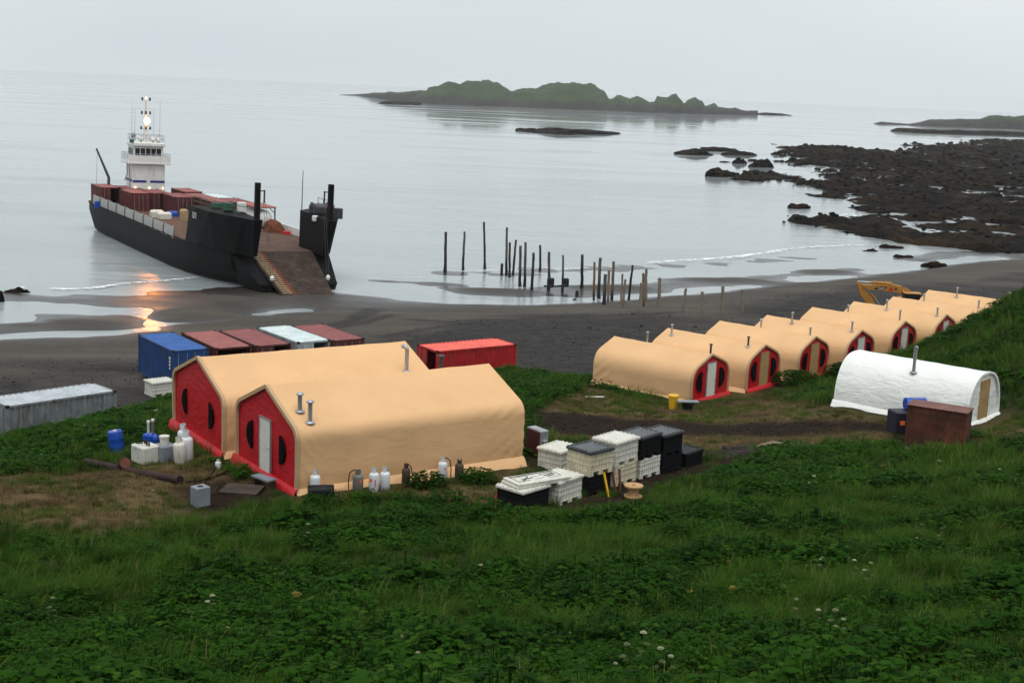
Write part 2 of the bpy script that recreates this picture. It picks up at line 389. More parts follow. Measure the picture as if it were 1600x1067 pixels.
at = me.attributes.new('zone', 'FLOAT_COLOR', 'POINT'); at.data.foreach_set('color', np.stack([land, thatch, mud, upper], 1).astype(np.float32).ravel())
rut = np.zeros(nx*ny); _m = (X2[:, 1] > 70) & (X2[:, 1] < 140) & (np.abs(X2[:, 0]) < 40)
for p in RUT: rut[_m] = np.maximum(rut[_m], np.exp(-(seg_dist(X2[_m], p)/.6)**2))
at = me.attributes.new('rut', 'FLOAT', 'POINT'); at.data.foreach_set('value', rut.astype(np.float32))

m_ground, nt, b = new_mat('beach_and_hillside')
zc = N(nt, 'ShaderNodeAttribute', attribute_name='zone'); sep = N(nt, 'ShaderNodeSeparateColor'); nt.links.new(zc.outputs['Color'], sep.inputs[0])
ru = N(nt, 'ShaderNodeAttribute', attribute_name='rut').outputs['Fac']
pos = wpos(nt); szz = N(nt, 'ShaderNodeSeparateXYZ'); nt.links.new(pos, szz.inputs[0]); zz = szz.outputs['Z']
nA = noise(nt, .35, 6, .6, pos); nB = noise(nt, 3.0, 6, .65, pos); nC = noise(nt, 14, 4, .6, pos)
# sand
wet = mapr(nt, mth(nt, 'ADD', zz, mth(nt, 'MULTIPLY', nA, .12)), .10, .48, 1, 0)
sand = mixc(nt, mapr(nt, nB, .35, .65), (.038, .031, .026), (.066, .055, .045))
sand = mixc(nt, mapr(nt, noise(nt, 1., 4, .6, wpos(nt, (.05, .35, 1))), .45, .7), sand, (.080, .070, .053))
sand = mixc(nt, wet, sand, (.030, .027, .025))
nU = noise(nt, 1.1, 8, .72, wpos(nt, (.8, 1.2, 1)))
upc = mixc(nt, mapr(nt, nU, .42, .62), (.008, .0065, .006), (.033, .027, .024)); upc = mixc(nt, mapr(nt, noise(nt, .3, 5, .7, wpos(nt, (.5, 1.6, 1))), .55, .66), upc, (.008, .006, .006))
sand = mixc(nt, zc.outputs['Alpha'], sand, upc)
sand = mixc(nt, mth(nt, 'MULTIPLY', ru, .9), sand, (.014, .012, .011))
# soil under the grass, dead grass, mud
soil = mixc(nt, mapr(nt, nB, .35, .65), (.012, .016, .006), (.030, .038, .012))
tc = mixc(nt, mapr(nt, nC, .3, .7), (.060, .040, .020), (.155, .108, .052))
tc = mixc(nt, mapr(nt, nB, .54, .66), tc, (.030, .042, .009))
tc = mixc(nt, mapr(nt, nA, .50, .64), tc, (.030, .017, .009))
mu = mixc(nt, mapr(nt, nB, .35, .7), (.008, .0055, .004), (.030, .019, .012))
g = mixc(nt, sep.outputs[0], sand, soil); g = mixc(nt, sep.outputs[1], g, tc); g = mixc(nt, sep.outputs[2], g, mu)
nt.links.new(g, b.inputs['Base Color'])
notland = mth(nt, 'SUBTRACT', 1., sep.outputs[0])
ro = mth(nt, 'SUBTRACT', .92, mth(nt, 'MULTIPLY', mth(nt, 'MULTIPLY', wet, notland), .66))
nt.links.new(ro, b.inputs['Roughness'])
nt.links.new(mapr(nt, sep.outputs[0], 0, 1, .35, .05), b.inputs['Specular IOR Level'])
hgt = mth(nt, 'ADD', mth(nt, 'MULTIPLY', nB, .6), mth(nt, 'MULTIPLY', nC, .35))
bn = bump(nt, b, hgt, .5, .16)
nt.links.new(mapr(nt, wet, 0, 1, .55, .06), bn.inputs['Strength'])
me.materials.append(m_ground)
ground = bpy.data.objects.new('ground', me); COL.objects.link(ground); tag(ground, kind='structure')

# ------------------------------------------------------------------ sea
m_sea, nt, b = new_mat('sea_water')
pos = wpos(nt)
dpt = N(nt, 'ShaderNodeNewGeometry').outputs['Position']
b.inputs['Base Color'].default_value = (.30, .335, .345, 1); b.inputs['IOR'].default_value = 1.333
n1 = noise(nt, 1.3, 5, .6, wpos(nt, (1, 1.6, 1)), dist=.4); n2 = noise(nt, .16, 4, .55, wpos(nt, (.7, 2.0, 1)), dist=.6); n3 = noise(nt, .03, 3, .5, wpos(nt, (.5, 2.4, 1)))
patch = mapr(nt, noise(nt, .012, 5, .6, wpos(nt, (.55, 2.2, 1)), dist=.8), .50, .64)
hgt = mth(nt, 'ADD', mth(nt, 'MULTIPLY', n1, .10), mth(nt, 'ADD', mth(nt, 'MULTIPLY', n2, .45), mth(nt, 'MULTIPLY', n3, .9)))
bn = bump(nt, b, hgt, .22, 1.0)
sy_ = N(nt, 'ShaderNodeSeparateXYZ'); nt.links.new(pos, sy_.inputs[0]); calm = mapr(nt, sy_.outputs['Y'], 125, 420, 1, 0)     # ripples die out offshore
nt.links.new(mth(nt, 'ADD', mth(nt, 'MULTIPLY', calm, .30), mapr(nt, patch, 0, 1, .012, .12)), bn.inputs['Strength'])
nt.links.new(mth(nt, 'ADD', mth(nt, 'MULTIPLY', calm, .12), mapr(nt, patch, 0, 1, .045, .16)), b.inputs['Roughness'])
sb = MB(); ax = [-9000, -3000, -1000, -300, 0, 300, 1000, 3000, 9000]; ay = [60, 200, 500, 1500, 4000, 9000]
sb.grid([[(x, y, 0) for x in ax] for y in ay]); 
sea = sb.build('sea', m_sea); tag(sea, kind='structure')
# ------------------------------------------------------------------ far land: island, skerries, rocky shore
m_isle, nt, b = new_mat('island_rock_and_turf')
pos = wpos(nt); nz = N(nt, 'ShaderNodeNewGeometry'); sx = N(nt, 'ShaderNodeSeparateXYZ'); nt.links.new(nz.outputs['Normal'], sx.inputs[0])
px_ = N(nt, 'ShaderNodeSeparateXYZ'); nt.links.new(pos, px_.inputs[0])
nn = noise(nt, .06, 6, .65, pos); n4 = noise(nt, .35, 5, .6, pos)
rock = mixc(nt, mapr(nt, n4, .35, .65), (.010, .009, .009), (.038, .032, .028))
turf = mixc(nt, mapr(nt, nn, .35, .65), (.016, .034, .009), (.034, .058, .016))
turf = mixc(nt, mapr(nt, n4, .55, .7), turf, (.032, .028, .015))
hz = mapr(nt, mth(nt, 'ADD', px_.outputs['Z'], mth(nt, 'MULTIPLY', nn, 10)), 11.0, 16.0)
fac = mth(nt, 'MULTIPLY', hz, mapr(nt, sx.outputs['Z'], .30, .55))
nt.links.new(mixc(nt, fac, rock, turf), b.inputs['Base Color']); b.inputs['Roughness'].default_value = .9
m_reef, nt, b = new_mat('weedy_rock')
pos = wpos(nt); n1 = noise(nt, .5, 6, .7, pos); n2 = noise(nt, .09, 4, .6, pos); n3 = noise(nt, 2.4, 4, .6, pos)
c = mixc(nt, mapr(nt, n1, .3, .7), (.003, .0028, .0028), (.014, .0105, .009))
c = mixc(nt, mapr(nt, n2, .48, .62), c, mixc(nt, mapr(nt, n1, .4, .6), (.012, .0085, .005), (.034, .021, .011)))
c = mixc(nt, mapr(nt, n3, .62, .72), c, (.05, .042, .026))
nt.links.new(c, b.inputs['Base Color']); b.inputs['Roughness'].default_value = .9; b.inputs['Specular IOR Level'].default_value = .06; bump(nt, b, mth(nt, 'ADD', n1, mth(nt, 'MULTIPLY', n3, .4)), .8, .5)

def ridge(name, tops, bases, depth, mat, cols, rows=26, seed=0, rough=.12, power=2.2, parent=None):
    """a steep-sided land mass: top outline (px) and waterline (px) give its length and heights; depth is its thickness in metres"""
    tops = np.array(tops, float); bases = np.array(bases, float); m = MB()
    pxs = np.linspace(tops[0, 0], tops[-1, 0], cols); ty = np.interp(pxs, tops[:, 0], tops[:, 1]); by = np.interp(pxs, bases[:, 0], bases[:, 1])
    Q = np.zeros((cols, rows, 2)); S_ = np.zeros((cols, rows)); Hh = np.zeros((cols, 1))
    for k, (px, a, bb) in enumerate(zip(pxs, ty, by)):
        w = atz(px, bb, 0.); d = ray(px, a); dep = depth if np.isscalar(depth) else np.interp(px, *np.array(depth).T)
        edge = min(1, .25+8*min(k, cols-1-k)/cols); dep *= edge
        Hh[k] = max(CAM_Z + d[2]*(w[1]+dep*.45)/d[1], .3)
        u0 = np.array([w[0], w[1]])/np.hypot(w[0], w[1]); u = np.linspace(-1, 1, rows)
        Q[k] = w[:2] + u0*(dep*(.5+.5*u))[:, None]; S_[k] = np.maximum(0, 1-np.abs(u)**power)
    n1 = fbm(Q[..., 0]*.05+seed, Q[..., 1]*.05, 5, seed)-.5; n2 = fbm(Q[..., 0]*.25, Q[..., 1]*.25, 3, seed+3)-.5
    Z_ = Hh*S_ + (n1*Hh*rough*2.2 + n2*np.minimum(2.5, Hh*.25))*np.minimum(1, S_*2.5); Z_[:, 0] = Z_[:, -1] = -1.5
    P = [[(Q[i, j, 0], Q[i, j, 1], Z_[i, j]) for j in range(rows)] for i in range(cols)]
    m.grid(P); return m.build(name, mat, parent)

isle = ridge('island', [(531,148.5),(553,148),(580,146),(630,144.4),(666,143),(669,138),(689,134.7),(695,131),(702,129.5),(709,130.3),(717,132.8),(726,129.2),(754,128.5),(776,131),(788,139),(798,144.4),(814,141.6),(834,138.4),(850,131.5),(872,129),(905,131.3),(927,137),(943,145),(950,156),(956,155),(962,149.5),(968,147.5),(983,155),(994,149.5),(1014,159),(1022,158),(1025,147.5),(1034,149),(1041,152),(1046,147.5),(1055,146.5),(1062,155),(1068,163),(1074,155.5),(1084,154),(1096,158),(1100,165),(1115,163),(1121,169),(1146,168),(1158,172.5),(1184,174)],
  [(531,148.9),(560,150),(600,156),(640,161),(680,163.5),(800,168.5),(950,174),(1060,178),(1184,180.5)], [(531,40),(640,90),(760,170),(870,170),(960,110),(1184,45)], m_isle, 330, 26, 3, .20)
tag(isle, 'green topped rocky island lying offshore in the mist', kind='structure')
r = ridge('headland', [(1365,193.5),(1375,190.5),(1390,191.5),(1420,194),(1440,191),(1450,188),(1480,188),(1500,186.5),(1530,187),(1545,180.5),(1560,179),(1600,181),(1660,176),(1760,178)], [(1365,194),(1440,197),(1600,203),(1760,208)], 70, m_isle, 90, 14, 9, .2)
tag(r, kind='structure')
r = ridge('headland', [(1391,204),(1400,200.5),(1425,201),(1460,203),(1480,204),(1500,203),(1530,205),(1560,204),(1600,206),(1700,208)], [(1391,205),(1440,208),(1600,213),(1700,217)], 26, m_reef, 90, 10, 10, .3)
tag(r, kind='structure')

# wide rocky shelf: a height field with gullies that reach the water
REEF = [pxl(0, (1205,240),(1222,226),(1300,229),(1380,234),(1440,224),(1500,226),(1540,218),(1640,222),(1900,226),(1900,420),(1640,402),(1560,398),(1500,388),(1440,384),(1390,382),(1330,371),(1290,364),(1254,355),(1250,347),(1300,338),(1340,330),(1318,322),(1290,312),(1232,305),(1236,298),(1262,290),(1235,282),(1262,274),(1330,268),(1290,262),(1240,262),(1210,252),(1245,246)),
        pxl(0, (1150,272),(1170,268),(1240,272),(1240,282),(1200,284),(1150,280)), pxl(0, (1500,220),(1520,217),(1560,222),(1640,226),(1640,240),(1560,236),(1510,229))]
gx = np.concatenate([np.arange(38, 150, .9), np.arange(150, 520, 3.2)])
gy = np.concatenate([np.arange(186, 330, .9), np.arange(330, 560, 2.2), np.arange(560, 1000, 6.)])
GX, GY = np.meshgrid(gx, gy); R2 = np.stack([GX.ravel(), GY.ravel()], 1)
jit = np.stack([fbm(R2[:, 0]*.10, R2[:, 1]*.06, 4, 61)-.5, fbm(R2[:, 0]*.10, R2[:, 1]*.06, 4, 62)-.5], 1)
jit = jit*np.clip(R2[:, 1:2]/230, 1, 3)*np.array([[14, 26]])
sd = np.full(len(R2), -1e9)
for p in REEF:
    pp = np.vstack([p, p[:1]]); d = seg_dist(R2+jit, pp); sd = np.maximum(sd, np.where(in_poly(R2+jit, p), d, -d))
sc = np.clip(R2[:, 1]/260, .7, 2.4)
rz = np.clip(sd/(5*sc), -1, 1)*1.0
body = 1.25*np.abs(fbm(R2[:, 0]*.16+R2[:, 1]*.03, R2[:, 1]*.10, 4, 71)*2-1)*2.2 + 1.5*(fbm(R2[:, 0]*.05, R2[:, 1]*.035, 3, 73)-.45) + 1.3*(fbm(R2[:, 0]*.45, R2[:, 1]*.45, 3, 75)-.5)
zr = np.where(rz > 0, -.30 + np.minimum(rz*1.5, 1)*(.24+np.clip(body, -.6, 2.2)*.75), rz*1.6-.30)
ch = np.abs(fbm(R2[:, 0]*.020+3, R2[:, 1]*.042, 3, 91)-.5); zr = zr - 1.5*np.clip(1-ch/.022, 0, 1)*(rz > 0) - 1.1*np.clip((.365-fbm(R2[:, 0]*.045, R2[:, 1]*.07, 3, 93))/.06, 0, 1)*(rz > 0)
ok = sd > -9*sc
nxr, nyr = len(gx), len(gy); idr = np.arange(nxr*nyr).reshape(nyr, nxr)
fr = np.stack([idr[:-1, :-1], idr[:-1, 1:], idr[1:, 1:], idr[1:, :-1]], -1).reshape(-1, 4); fr = fr[ok[fr].any(1)]
me = bpy.data.meshes.new('rocky_shore'); me.from_pydata(np.stack([R2[:, 0], R2[:, 1], zr], 1).tolist(), [], fr.tolist()); me.polygons.foreach_set('use_smooth', np.zeros(len(me.polygons), bool)); me.update(); me.materials.append(m_reef)
o = bpy.data.objects.new('rocky_shore', me); COL.objects.link(o); tag(o, kind='structure')

def boulder(name, px0, px1, pyb, h, label, depth=None, mat=None, seed=0, group=None, cat='rock', z0=0.0):
    a = atz(px0, pyb, z0); c = atz(px1, pyb, z0); L = np.hypot(*(c-a)[:2]); mid = (a+c)/2; D = depth or L*.6
    rz = math.atan2(c[1]-a[1], c[0]-a[0]); bm = bmesh.new(); bmesh.ops.create_icosphere(bm, subdivisions=4, radius=1)
    V = np.array([v.co[:] for v in bm.verts]); x_, y_, z_ = V.T
    k = 1 + .75*(fbm(x_*1.3+seed*3.1+z_, y_*1.3+seed+z_*.7, 4, seed)-.5) + .35*(fbm(x_*4+seed, y_*4+z_*3, 3, seed+5)-.5)
    prof = .35+.9*fbm(x_*2.2+seed*7, np.full(len(V), seed*1.7), 3, seed+9)
    V = np.stack([x_*L*.54*k, y_*D*.5*k, np.where(z_ > 0, z_*h*prof*1.15, z_*.5)*k], 1)
    m = MB(); m.add(V.tolist(), [[v.index for v in f.verts] for f in bm.faces], 0, False); bm.free()
    o = m.build(name, mat or m_reef); o.location = (mid[0], mid[1]+D*.35, z0-.05); o.rotation_euler = (0, 0, rz)
    return tag(o, label, cat, group)
ROCKS = [(811,838,205.5,1.6,'small dark skerry at the end of the low reef below the island'),(840,942,209,2.3,'long low dark skerry lying in open water below the island'),
 (873,893,211,.9,'small dark rock lapping the front of the long low skerry'),
 (604,640,163.5,3.2,'dark rock just off the island\'s low western point'),(1201,1219,180,3.2,'lone dark rock beyond the eastern tip of the island'),(1227,1233,181,1.2,'tiny rock speck beyond the lone rock east of the island'),
 (1060,1112,242.5,1.9,'low weedy rock ledge, outermost off the rocky shelf'),(1099,1146,236.5,1.5,'weedy rock ledge just behind the outermost low ledge'),(1134,1176,243,1.5,'low weedy rock between outer ledge and the rocky shelf'),
 (1149,1168,256,1.7,'small rounded dark boulder standing in still water off the shelf'),(1176,1206,262,2.6,'pointed dark boulder beside the small rounded one in the water'),(1170,1184,252,1.0,'small flat rock behind the pointed boulder'),
 (1109,1145,277,2.4,'blocky dark boulder standing alone at the water end of a ledge'),(1148,1188,282,1.4,'low weedy rock beside the blocky lone boulder'),
 (1232,1263,326.5,1.0,'low dark rock in the shallows off the shelf\'s inner bay'),(1127,1139,254,.5,'tiny dark rock awash seaward of the rounded boulder'),
 (1400,1426,403,.45,'flat black rock on wet sand behind the big beach boulder'),(1446,1481,419,1.0,'largest black boulder lying on the wet sand'),
 (8,42,458,.40,'black rock in the surf line beside the frame\'s edge'),(-14,5,472,.9,'black boulder cut by the frame in the shallows'),
 (1352,1372,393,.4,'low weedy rock lapped by the last wave before the shelf'),(1376,1412,388,.6,'weedy ledge lying off the landward end of the shelf')]
for i, (a, c, y, h, lab) in enumerate(ROCKS): boulder('sea_rock', a, c, y, h, lab, seed=i+1, group='rocks in and along the water')

# surf lines
m_foam, nt, b = new_mat('sea_foam')
b.inputs['Base Color'].default_value = (.80, .83, .84, 1); b.inputs['Roughness'].default_value = .7
f1 = noise(nt, 1.6, 6, .7, wpos(nt, (.6, 1.1, 1))); at_ = N(nt, 'ShaderNodeAttribute', attribute_name='edge').outputs['Fac']
al = mapr(nt, mth(nt, 'SUBTRACT', mth(nt, 'ADD', f1, .0), mth(nt, 'MULTIPLY', at_, .36)), .36, .50)
nt.links.new(al, b.inputs['Alpha'])
bump(nt, b, f1, .6, .15)
def surf(pts, w0, amp, seed, h=.12):
    poly = pxl(0, *pts); seg = np.linalg.norm(np.diff(poly, axis=0), axis=1); t = np.concatenate([[0], np.cumsum(seg)]); n = int(t[-1]/.4)
    tt = np.linspace(0, t[-1], n); P = np.stack([np.interp(tt, t, poly[:, k]) for k in (0, 1)], 1); rows = []; att = []
    for i, p in enumerate(P):
        d = P[min(i+1, n-1)]-P[max(i-1, 0)]; d /= np.linalg.norm(d); nrm = np.array([-d[1], d[0]])
        e = min(1, 10*min(i, n-1-i)/n); off = (fbm(np.array([tt[i]*.09]), np.array([seed*3.3]), 4, seed)[0]-.5)*amp; w = w0*(.35+1.3*fbm(np.array([tt[i]*.25]), np.array([seed*1.]), 3, seed+2)[0])*e
        row = []
        for k in range(7):
            u = k/6; q = p+nrm*(off+(u-.5)*w*2); row.append((q[0], q[1], .012+h*e*max(0, math.sin(PI*u))**1.5)); att.append(abs(u-.45)*2+.9*(1-e))
        rows.append(row)
    m = MB(); m.grid(rows); o = m.build('surf', m_foam); a = o.data.attributes.new('edge', 'FLOAT', 'POINT'); a.data.foreach_set('value', np.array(att, np.float32))
    tag(o, kind='stuff')
surf([(985,415),(1040,411),(1090,408),(1150,404),(1200,397),(1235,390)], 1.0, 1.5, 1, .32)
surf([(1190,396),(1260,388),(1330,384),(1370,383)], .9, 4, 2, .1)
surf([(50,454),(130,453),(190,446),(260,440),(330,433)], .8, 3.0, 3, .14)
surf([(680,425),(760,424),(850,420),(930,421),(990,418)], .6, 4, 4, .06)
surf([(15,450),(30,449),(44,451)], .5, 1, 5, .1)
surf([(1290,340),(1310,338),(1330,335),(1335,341)], .8, 3, 6, .1)
surf([(545,437),(610,434),(690,432)], .3, 2, 7, .03)

# ------------------------------------------------------------------ sea mist: the air itself
m_haze = bpy.data.materials.new('sea_mist'); m_haze.use_nodes = True; nt = m_haze.node_tree; nt.nodes.clear()
pv = N(nt, 'ShaderNodeVolumePrincipled'); pv.inputs['Color'].default_value = (.985, .993, 1.0, 1); pv.inputs['Density'].default_value = .00007
pv.inputs['Anisotropy'].default_value = 0.2
out = N(nt, 'ShaderNodeOutputMaterial'); nt.links.new(pv.outputs[0], out.inputs['Volume'])
hb = MB(); hb.box((-9600, -3000, -42), (9600, 9600, 62)); haze = hb.build('haze', m_haze); tag(haze, kind='stuff')
# ------------------------------------------------------------------ canvas shelters
def tent_profile(W, hs, hp, tight=.14, round_top=False):
    """right half of the cross-section from the floor to the ridge"""
    if round_top:
        return [(W/2*math.cos(t)**.75 if math.cos(t) > 0 else 0, hp*math.sin(t)**.9 if t > 0 else 0) for t in np.linspace(0, PI/2, 15)]
    half = W/2; x0, z0 = half, hs-half*tight*1.15
    pts = [(half*(.985+.015*min(1, t*3)), z0*t) for t in np.linspace(0, 1, 11)]
    # bezier through the eave, then straight to the ridge
    q = (half*(1-tight), hs+(hp-hs)*tight)
    for t in np.linspace(.12, 1, 8):
        a = (1-t)**2; bb = 2*t*(1-t); c = t*t
        pts.append((a*x0+bb*half+c*q[0], a*z0+bb*hs+c*q[1]))
    for t in (.33, .66): pts.append((q[0]*(1-t), q[1]+(hp-q[1])*t))
    pts.append((0.0, hp)); return pts

def make_tent(name, x, y, z, th, L, W, hs, hp, label, door='white', pipes=(), windows='moon', fabric_m=None, face_m=None, group=None, cat='tent', skirt=.28, folds=(), round_top=False, seed=0, tight=.14, doorpart=True, skirtm=None):
    fabric_m = fabric_m or M_TAN; face_m = face_m or M_RED
    root = thing(name, (x, y, z), th, label, cat, group)       # local x along the front (left to right), local y away from the door
    half = tent_profile(W, hs, hp, tight, round_top=round_top); prof = [(-a, c) for a, c in half] + [(a, c) for a, c in half[::-1][1:]]   # left foot ... ridge ... right foot
    ny = 64; rs = np.random.default_rng(seed+100)
    PR = np.array(prof); uu = np.linspace(0, 1, len(PR))[None, :]; vv_ = np.linspace(0, 1, ny+1)[:, None]; yy = vv_*L
    px = PR[None, :, 0]; pz = PR[None, :, 1]
    disp = -.025*np.sin(PI*((vv_*5) % 1))*(1-np.abs(2*uu-1)**6) + (fbm(yy*.9+seed*5+0*uu, uu*9.+0*yy, 3, seed+1)-.5)*.035
    for (side, fy, spread, amp, slope, freq) in folds:
        wgt = np.exp(-(np.abs(yy-fy)/spread)**2)*np.minimum(1, pz/.3+.2)*((px*side > 0) & (pz < hs*1.02))
        disp = disp + amp*wgt*np.sin((pz+slope*(yy-fy))*freq)*(1-pz/hs*.7)
    ln = np.maximum(np.hypot(px, pz-hp*.35), .2)
    AX = px+disp*px/ln; AZ = pz+disp*(pz-hp*.35)/ln*np.where(pz > .05, .8, 0); AY = yy+0*px
    P = [[(AX[j, i], AY[j, i], AZ[j, i]) for i in range(len(prof))] for j in range(ny+1)]
    m = MB(); hn = len(prof)//2
    if round_top: m.grid(P)
    else: m.grid([r_[:hn+1] for r_ in P]); m.grid([r_[hn:] for r_ in P])
    cover = m.build('canvas_cover', fabric_m, root)
    # skirt along both long sides and the back
    m = MB()
    for s in (-1, 1):
        R = []
        for j in range(41):
            v = j/40; yy = -.05+v*(L+.1); w = .05+.09*fbm(np.array([yy*1.2+seed]), np.array([s*3.]), 3, seed)[0]
            R.append([(s*(W/2*.985+.012), yy, .12), (s*(W/2+w), yy, .0), (s*(W/2+.1+w*1.6), yy, -skirt*(.6+.5*fbm(np.array([yy*.8]), np.array([seed*1.+s]), 2, seed)[0]))])
        m.grid(R)
    R = []
    for j in range(21):
        v = j/20; xx = (-1+2*v)*W/2; R.append([(xx, L+.01, .12), (xx, L+.12, 0), (xx, L+.2, -skirt*.8)])
    m.grid(R)
    m.build('skirt', fabric_m, root)
    # gable panels
    inner = [(a*.955, c*.965 if c > 0 else 0) for a, c in prof]
    def gable(yy, mat, nm, flip):
        mm = MB(); rows = []
        cols = 13
        zmaxs = []
        for k in range(cols):
            xx = (-1+2*k/(cols-1))*W/2*.985; zt = 0
            for (a, c), (d, e) in zip(prof[:-1], prof[1:]):
                lo, hi = min(a, d), max(a, d)
                if lo-1e-6 <= xx <= hi+1e-6 and hi-lo > 1e-6: zt = max(zt, c+(e-c)*(xx-a)/(d-a))
            zt = max(zt, .62*hs) if not round_top else max(zt, .4)
            zmaxs.append((xx, zt-.02))
        for k, (xx, zt) in enumerate(zmaxs):
            row = []
            for q in range(11):
                zz_ = zt*q/10; bul = .03*math.sin(PI*k/12)*math.sin(PI*min(1, q/10)) + .05*(fbm(np.array([xx*1.7+seed]), np.array([zz_*1.1+seed*2.]), 3, seed+7)[0]-.5)
                row.append((xx, yy - (bul if flip else -bul), zz_))
            rows.append(row)
        mm.grid(rows if not flip else rows[::-1]); return mm.build(nm, mat, root)
    front = gable(.06, face_m, 'front_panel', True); gable(L-.04, fabric_m, 'back_panel', False)
    # trim round the front edge
    m = MB(); R = []
    for i, (a, c) in enumerate(prof):
        k = .962; ic = c*.968 if c > .05 else c
        R.append([(a*1.012, .10, c*1.008), (a*1.018, -.05, c*1.012), (a*k, -.055, ic), (a*k, .05, ic)])
    m.grid(R, smooth=False); m.build('edge_trim', M_TANTRIM if fabric_m is M_TAN else fabric_m, root)
    # crumpled flap along the front sill
    m = MB(); R = []
    for j in range(31):
        xx = (-1+2*j/30)*(W/2+.12); q = fbm(np.array([xx*2.2+seed]), np.array([seed*1.3]), 3, seed+4)[0]; q2 = fbm(np.array([xx*5+seed]), np.array([seed*2.3]), 2, seed+5)[0]
        R.append([(xx, .03, .12), (xx, -.07-.06*q, .07+.08*q2), (xx, -.12-.12*q2, -.05-.08*q), (xx, -.14-.14*q, -skirt*.9-.1*q2)])
    m.grid(R); m.build('front_flap', skirtm or (M_REDSK if face_m is M_RED else face_m), root)
    # floor deck standing on the ground
    m = MB(); m.box((-W/2*.95, .05, -.10), (W/2*.95, L-.05, .0)); m.build('floor_deck', M_WOODD, root)
    for fx in (-.88, 0, .88):
        for fy in (.06, .5, .94):
            gx_, gy_ = x+math.cos(th)*fx*W/2-math.sin(th)*fy*L, y+math.sin(th)*fx*W/2+math.cos(th)*fy*L
            gz = H(gx_, gy_)-z-.1
            if gz < -.12:
                m = MB(); m.box((fx*W/2-.15, fy*L-.15, gz), (fx*W/2+.15, fy*L+.15, -.102)); m.build('block', M_WOODD, root)
    # door
    if doorpart:
        dh = min(2.03, hp*.80); m = MB(); m.bbox((-.455, -.04, .10), (.455, .03, .10+dh), .012); d = m.build('door', {'white': M_DOORW, 'tan': M_DOORT}[door], root)
        m = MB()
        for (a, b_) in (((-.50, -.055, .08), (-.455, .02, .14+dh)), ((.455, -.055, .08), (.50, .02, .14+dh)), ((-.455, -.055, .10+dh), (.455, .02, .14+dh))): m.box(a, b_)
        m.build('door_frame', M_STEEL if door == 'white' else M_DOORT, d)
        m = MB(); m.tube([(.36, -.04, 1.08), (.36, -.10, 1.08)], .02, 6); m.tube([(.36, -.10, 1.08), (.26, -.11, 1.08)], .016, 6); m.build('handle', M_STEEL, d)
    if windows:
        for s in (-1, 1):
            m = MB(); R = 30; out = []
            if windows == 'moon':       # half moons with the straight edge towards the door
                cx = W*.235; cz = hp*.42; rr = hp*.23
                pts = [(s*(cx+.58*max(0, math.sin(t))), cz-rr*math.cos(t)) for t in np.linspace(0, PI, 18)]
            else:                       # slim crescents
                cx = W*.225; cz = 1.24; rr = .55
                pts = [(s*(cx+.50*math.sin(t)**1.2), cz-rr*math.cos(t)) for t in np.linspace(0, PI, 18)]
            n = len(pts); vv = [(a, -.035, c) for a, c in pts] + [(a, .02, c) for a, c in pts]
            ff = [tuple(range(n-1, -1, -1)) if s > 0 else tuple(range(n))] + [(i, (i+1) % n, n+(i+1) % n, n+i) for i in range(n)]
            m.add(vv, ff); m.build('window', M_MESHBLK, root)
    for (fx, fy, h, kind) in pipes:
        # height of the roof there
        zr_ = 0
        for (a, c), (d_, e) in zip(prof[:-1], prof[1:]):
            if min(a, d_) <= fx <= max(a, d_) and abs(d_-a) > 1e-6: zr_ = max(zr_, c+(e-c)*(fx-a)/(d_-a))
        mt = M_STEEL if kind != 'dark' else M_STEELD
        m = MB(); pr_ = .085 if W > 4.2 or round_top else .062; m.tube([(fx, fy, zr_-.1), (fx, fy, zr_+h)], pr_, 12); p = m.build('stove_pipe', mt, root)
        m = MB(); m.lathe([(pr_*2.2, -.02), (pr_*2.2, .03), (pr_*1.3, .06)], 14, c=(fx, fy, zr_)); m.build('flashing', M_STEEL, p)
        m = MB()
        if kind == 'hood': m.tube([(fx, fy, zr_+h), (fx-.05, fy-.05, zr_+h+.12), (fx-.2, fy-.1, zr_+h+.10)], .10, 10)
        else: m.lathe([(pr_*1.7, 0), (pr_*1.8, .04), (pr_*1.2, .08), (.02, .10)], 14, c=(fx, fy, zr_+h+.03)); m.tube([(fx+pr_*.7, fy, zr_+h-.02), (fx+pr_*.7, fy, zr_+h+.05)], .012, 5)
        m.build('rain_cap', M_STEEL if kind != 'dark' else M_STEELD, p)
    return root

BIG = 'big tan canvas shelters with red gables'
make_tent('canvas_shelter', -9.09, 48.59, 6.33, -.956, 10.0, 5.4, 2.24, 3.42, 'nearest large tan canvas shelter with white door in its red gable', 'white',
  pipes=[(1.62, .60, .60, 'cap'), (2.26, .70, .72, 'cap'), (-.55, 8.0, .55, 'dark')], windows='crescent', group=BIG, seed=1,
  folds=[(1, 9.3, 1.3, .045, -.62, 13.0), (1, 9.7, .9, .03, -.8, 23.0), (1, .45, .6, .04, 1.4, 10.0), (-1, .6, .9, .03, .8, 9)])
make_tent('canvas_shelter', -12.9, 53.8, 6.2, -.985, 9.7, 5.9, 2.26, 3.42, 'large tan canvas shelter behind the nearest one, red gable without door', 'white',
  pipes=[(2.24, 8.57, 1.0, 'hood')], windows='crescent_plain', doorpart=False, group=BIG, seed=2, folds=[(1, .6, .9, .03, -.9, 8)])
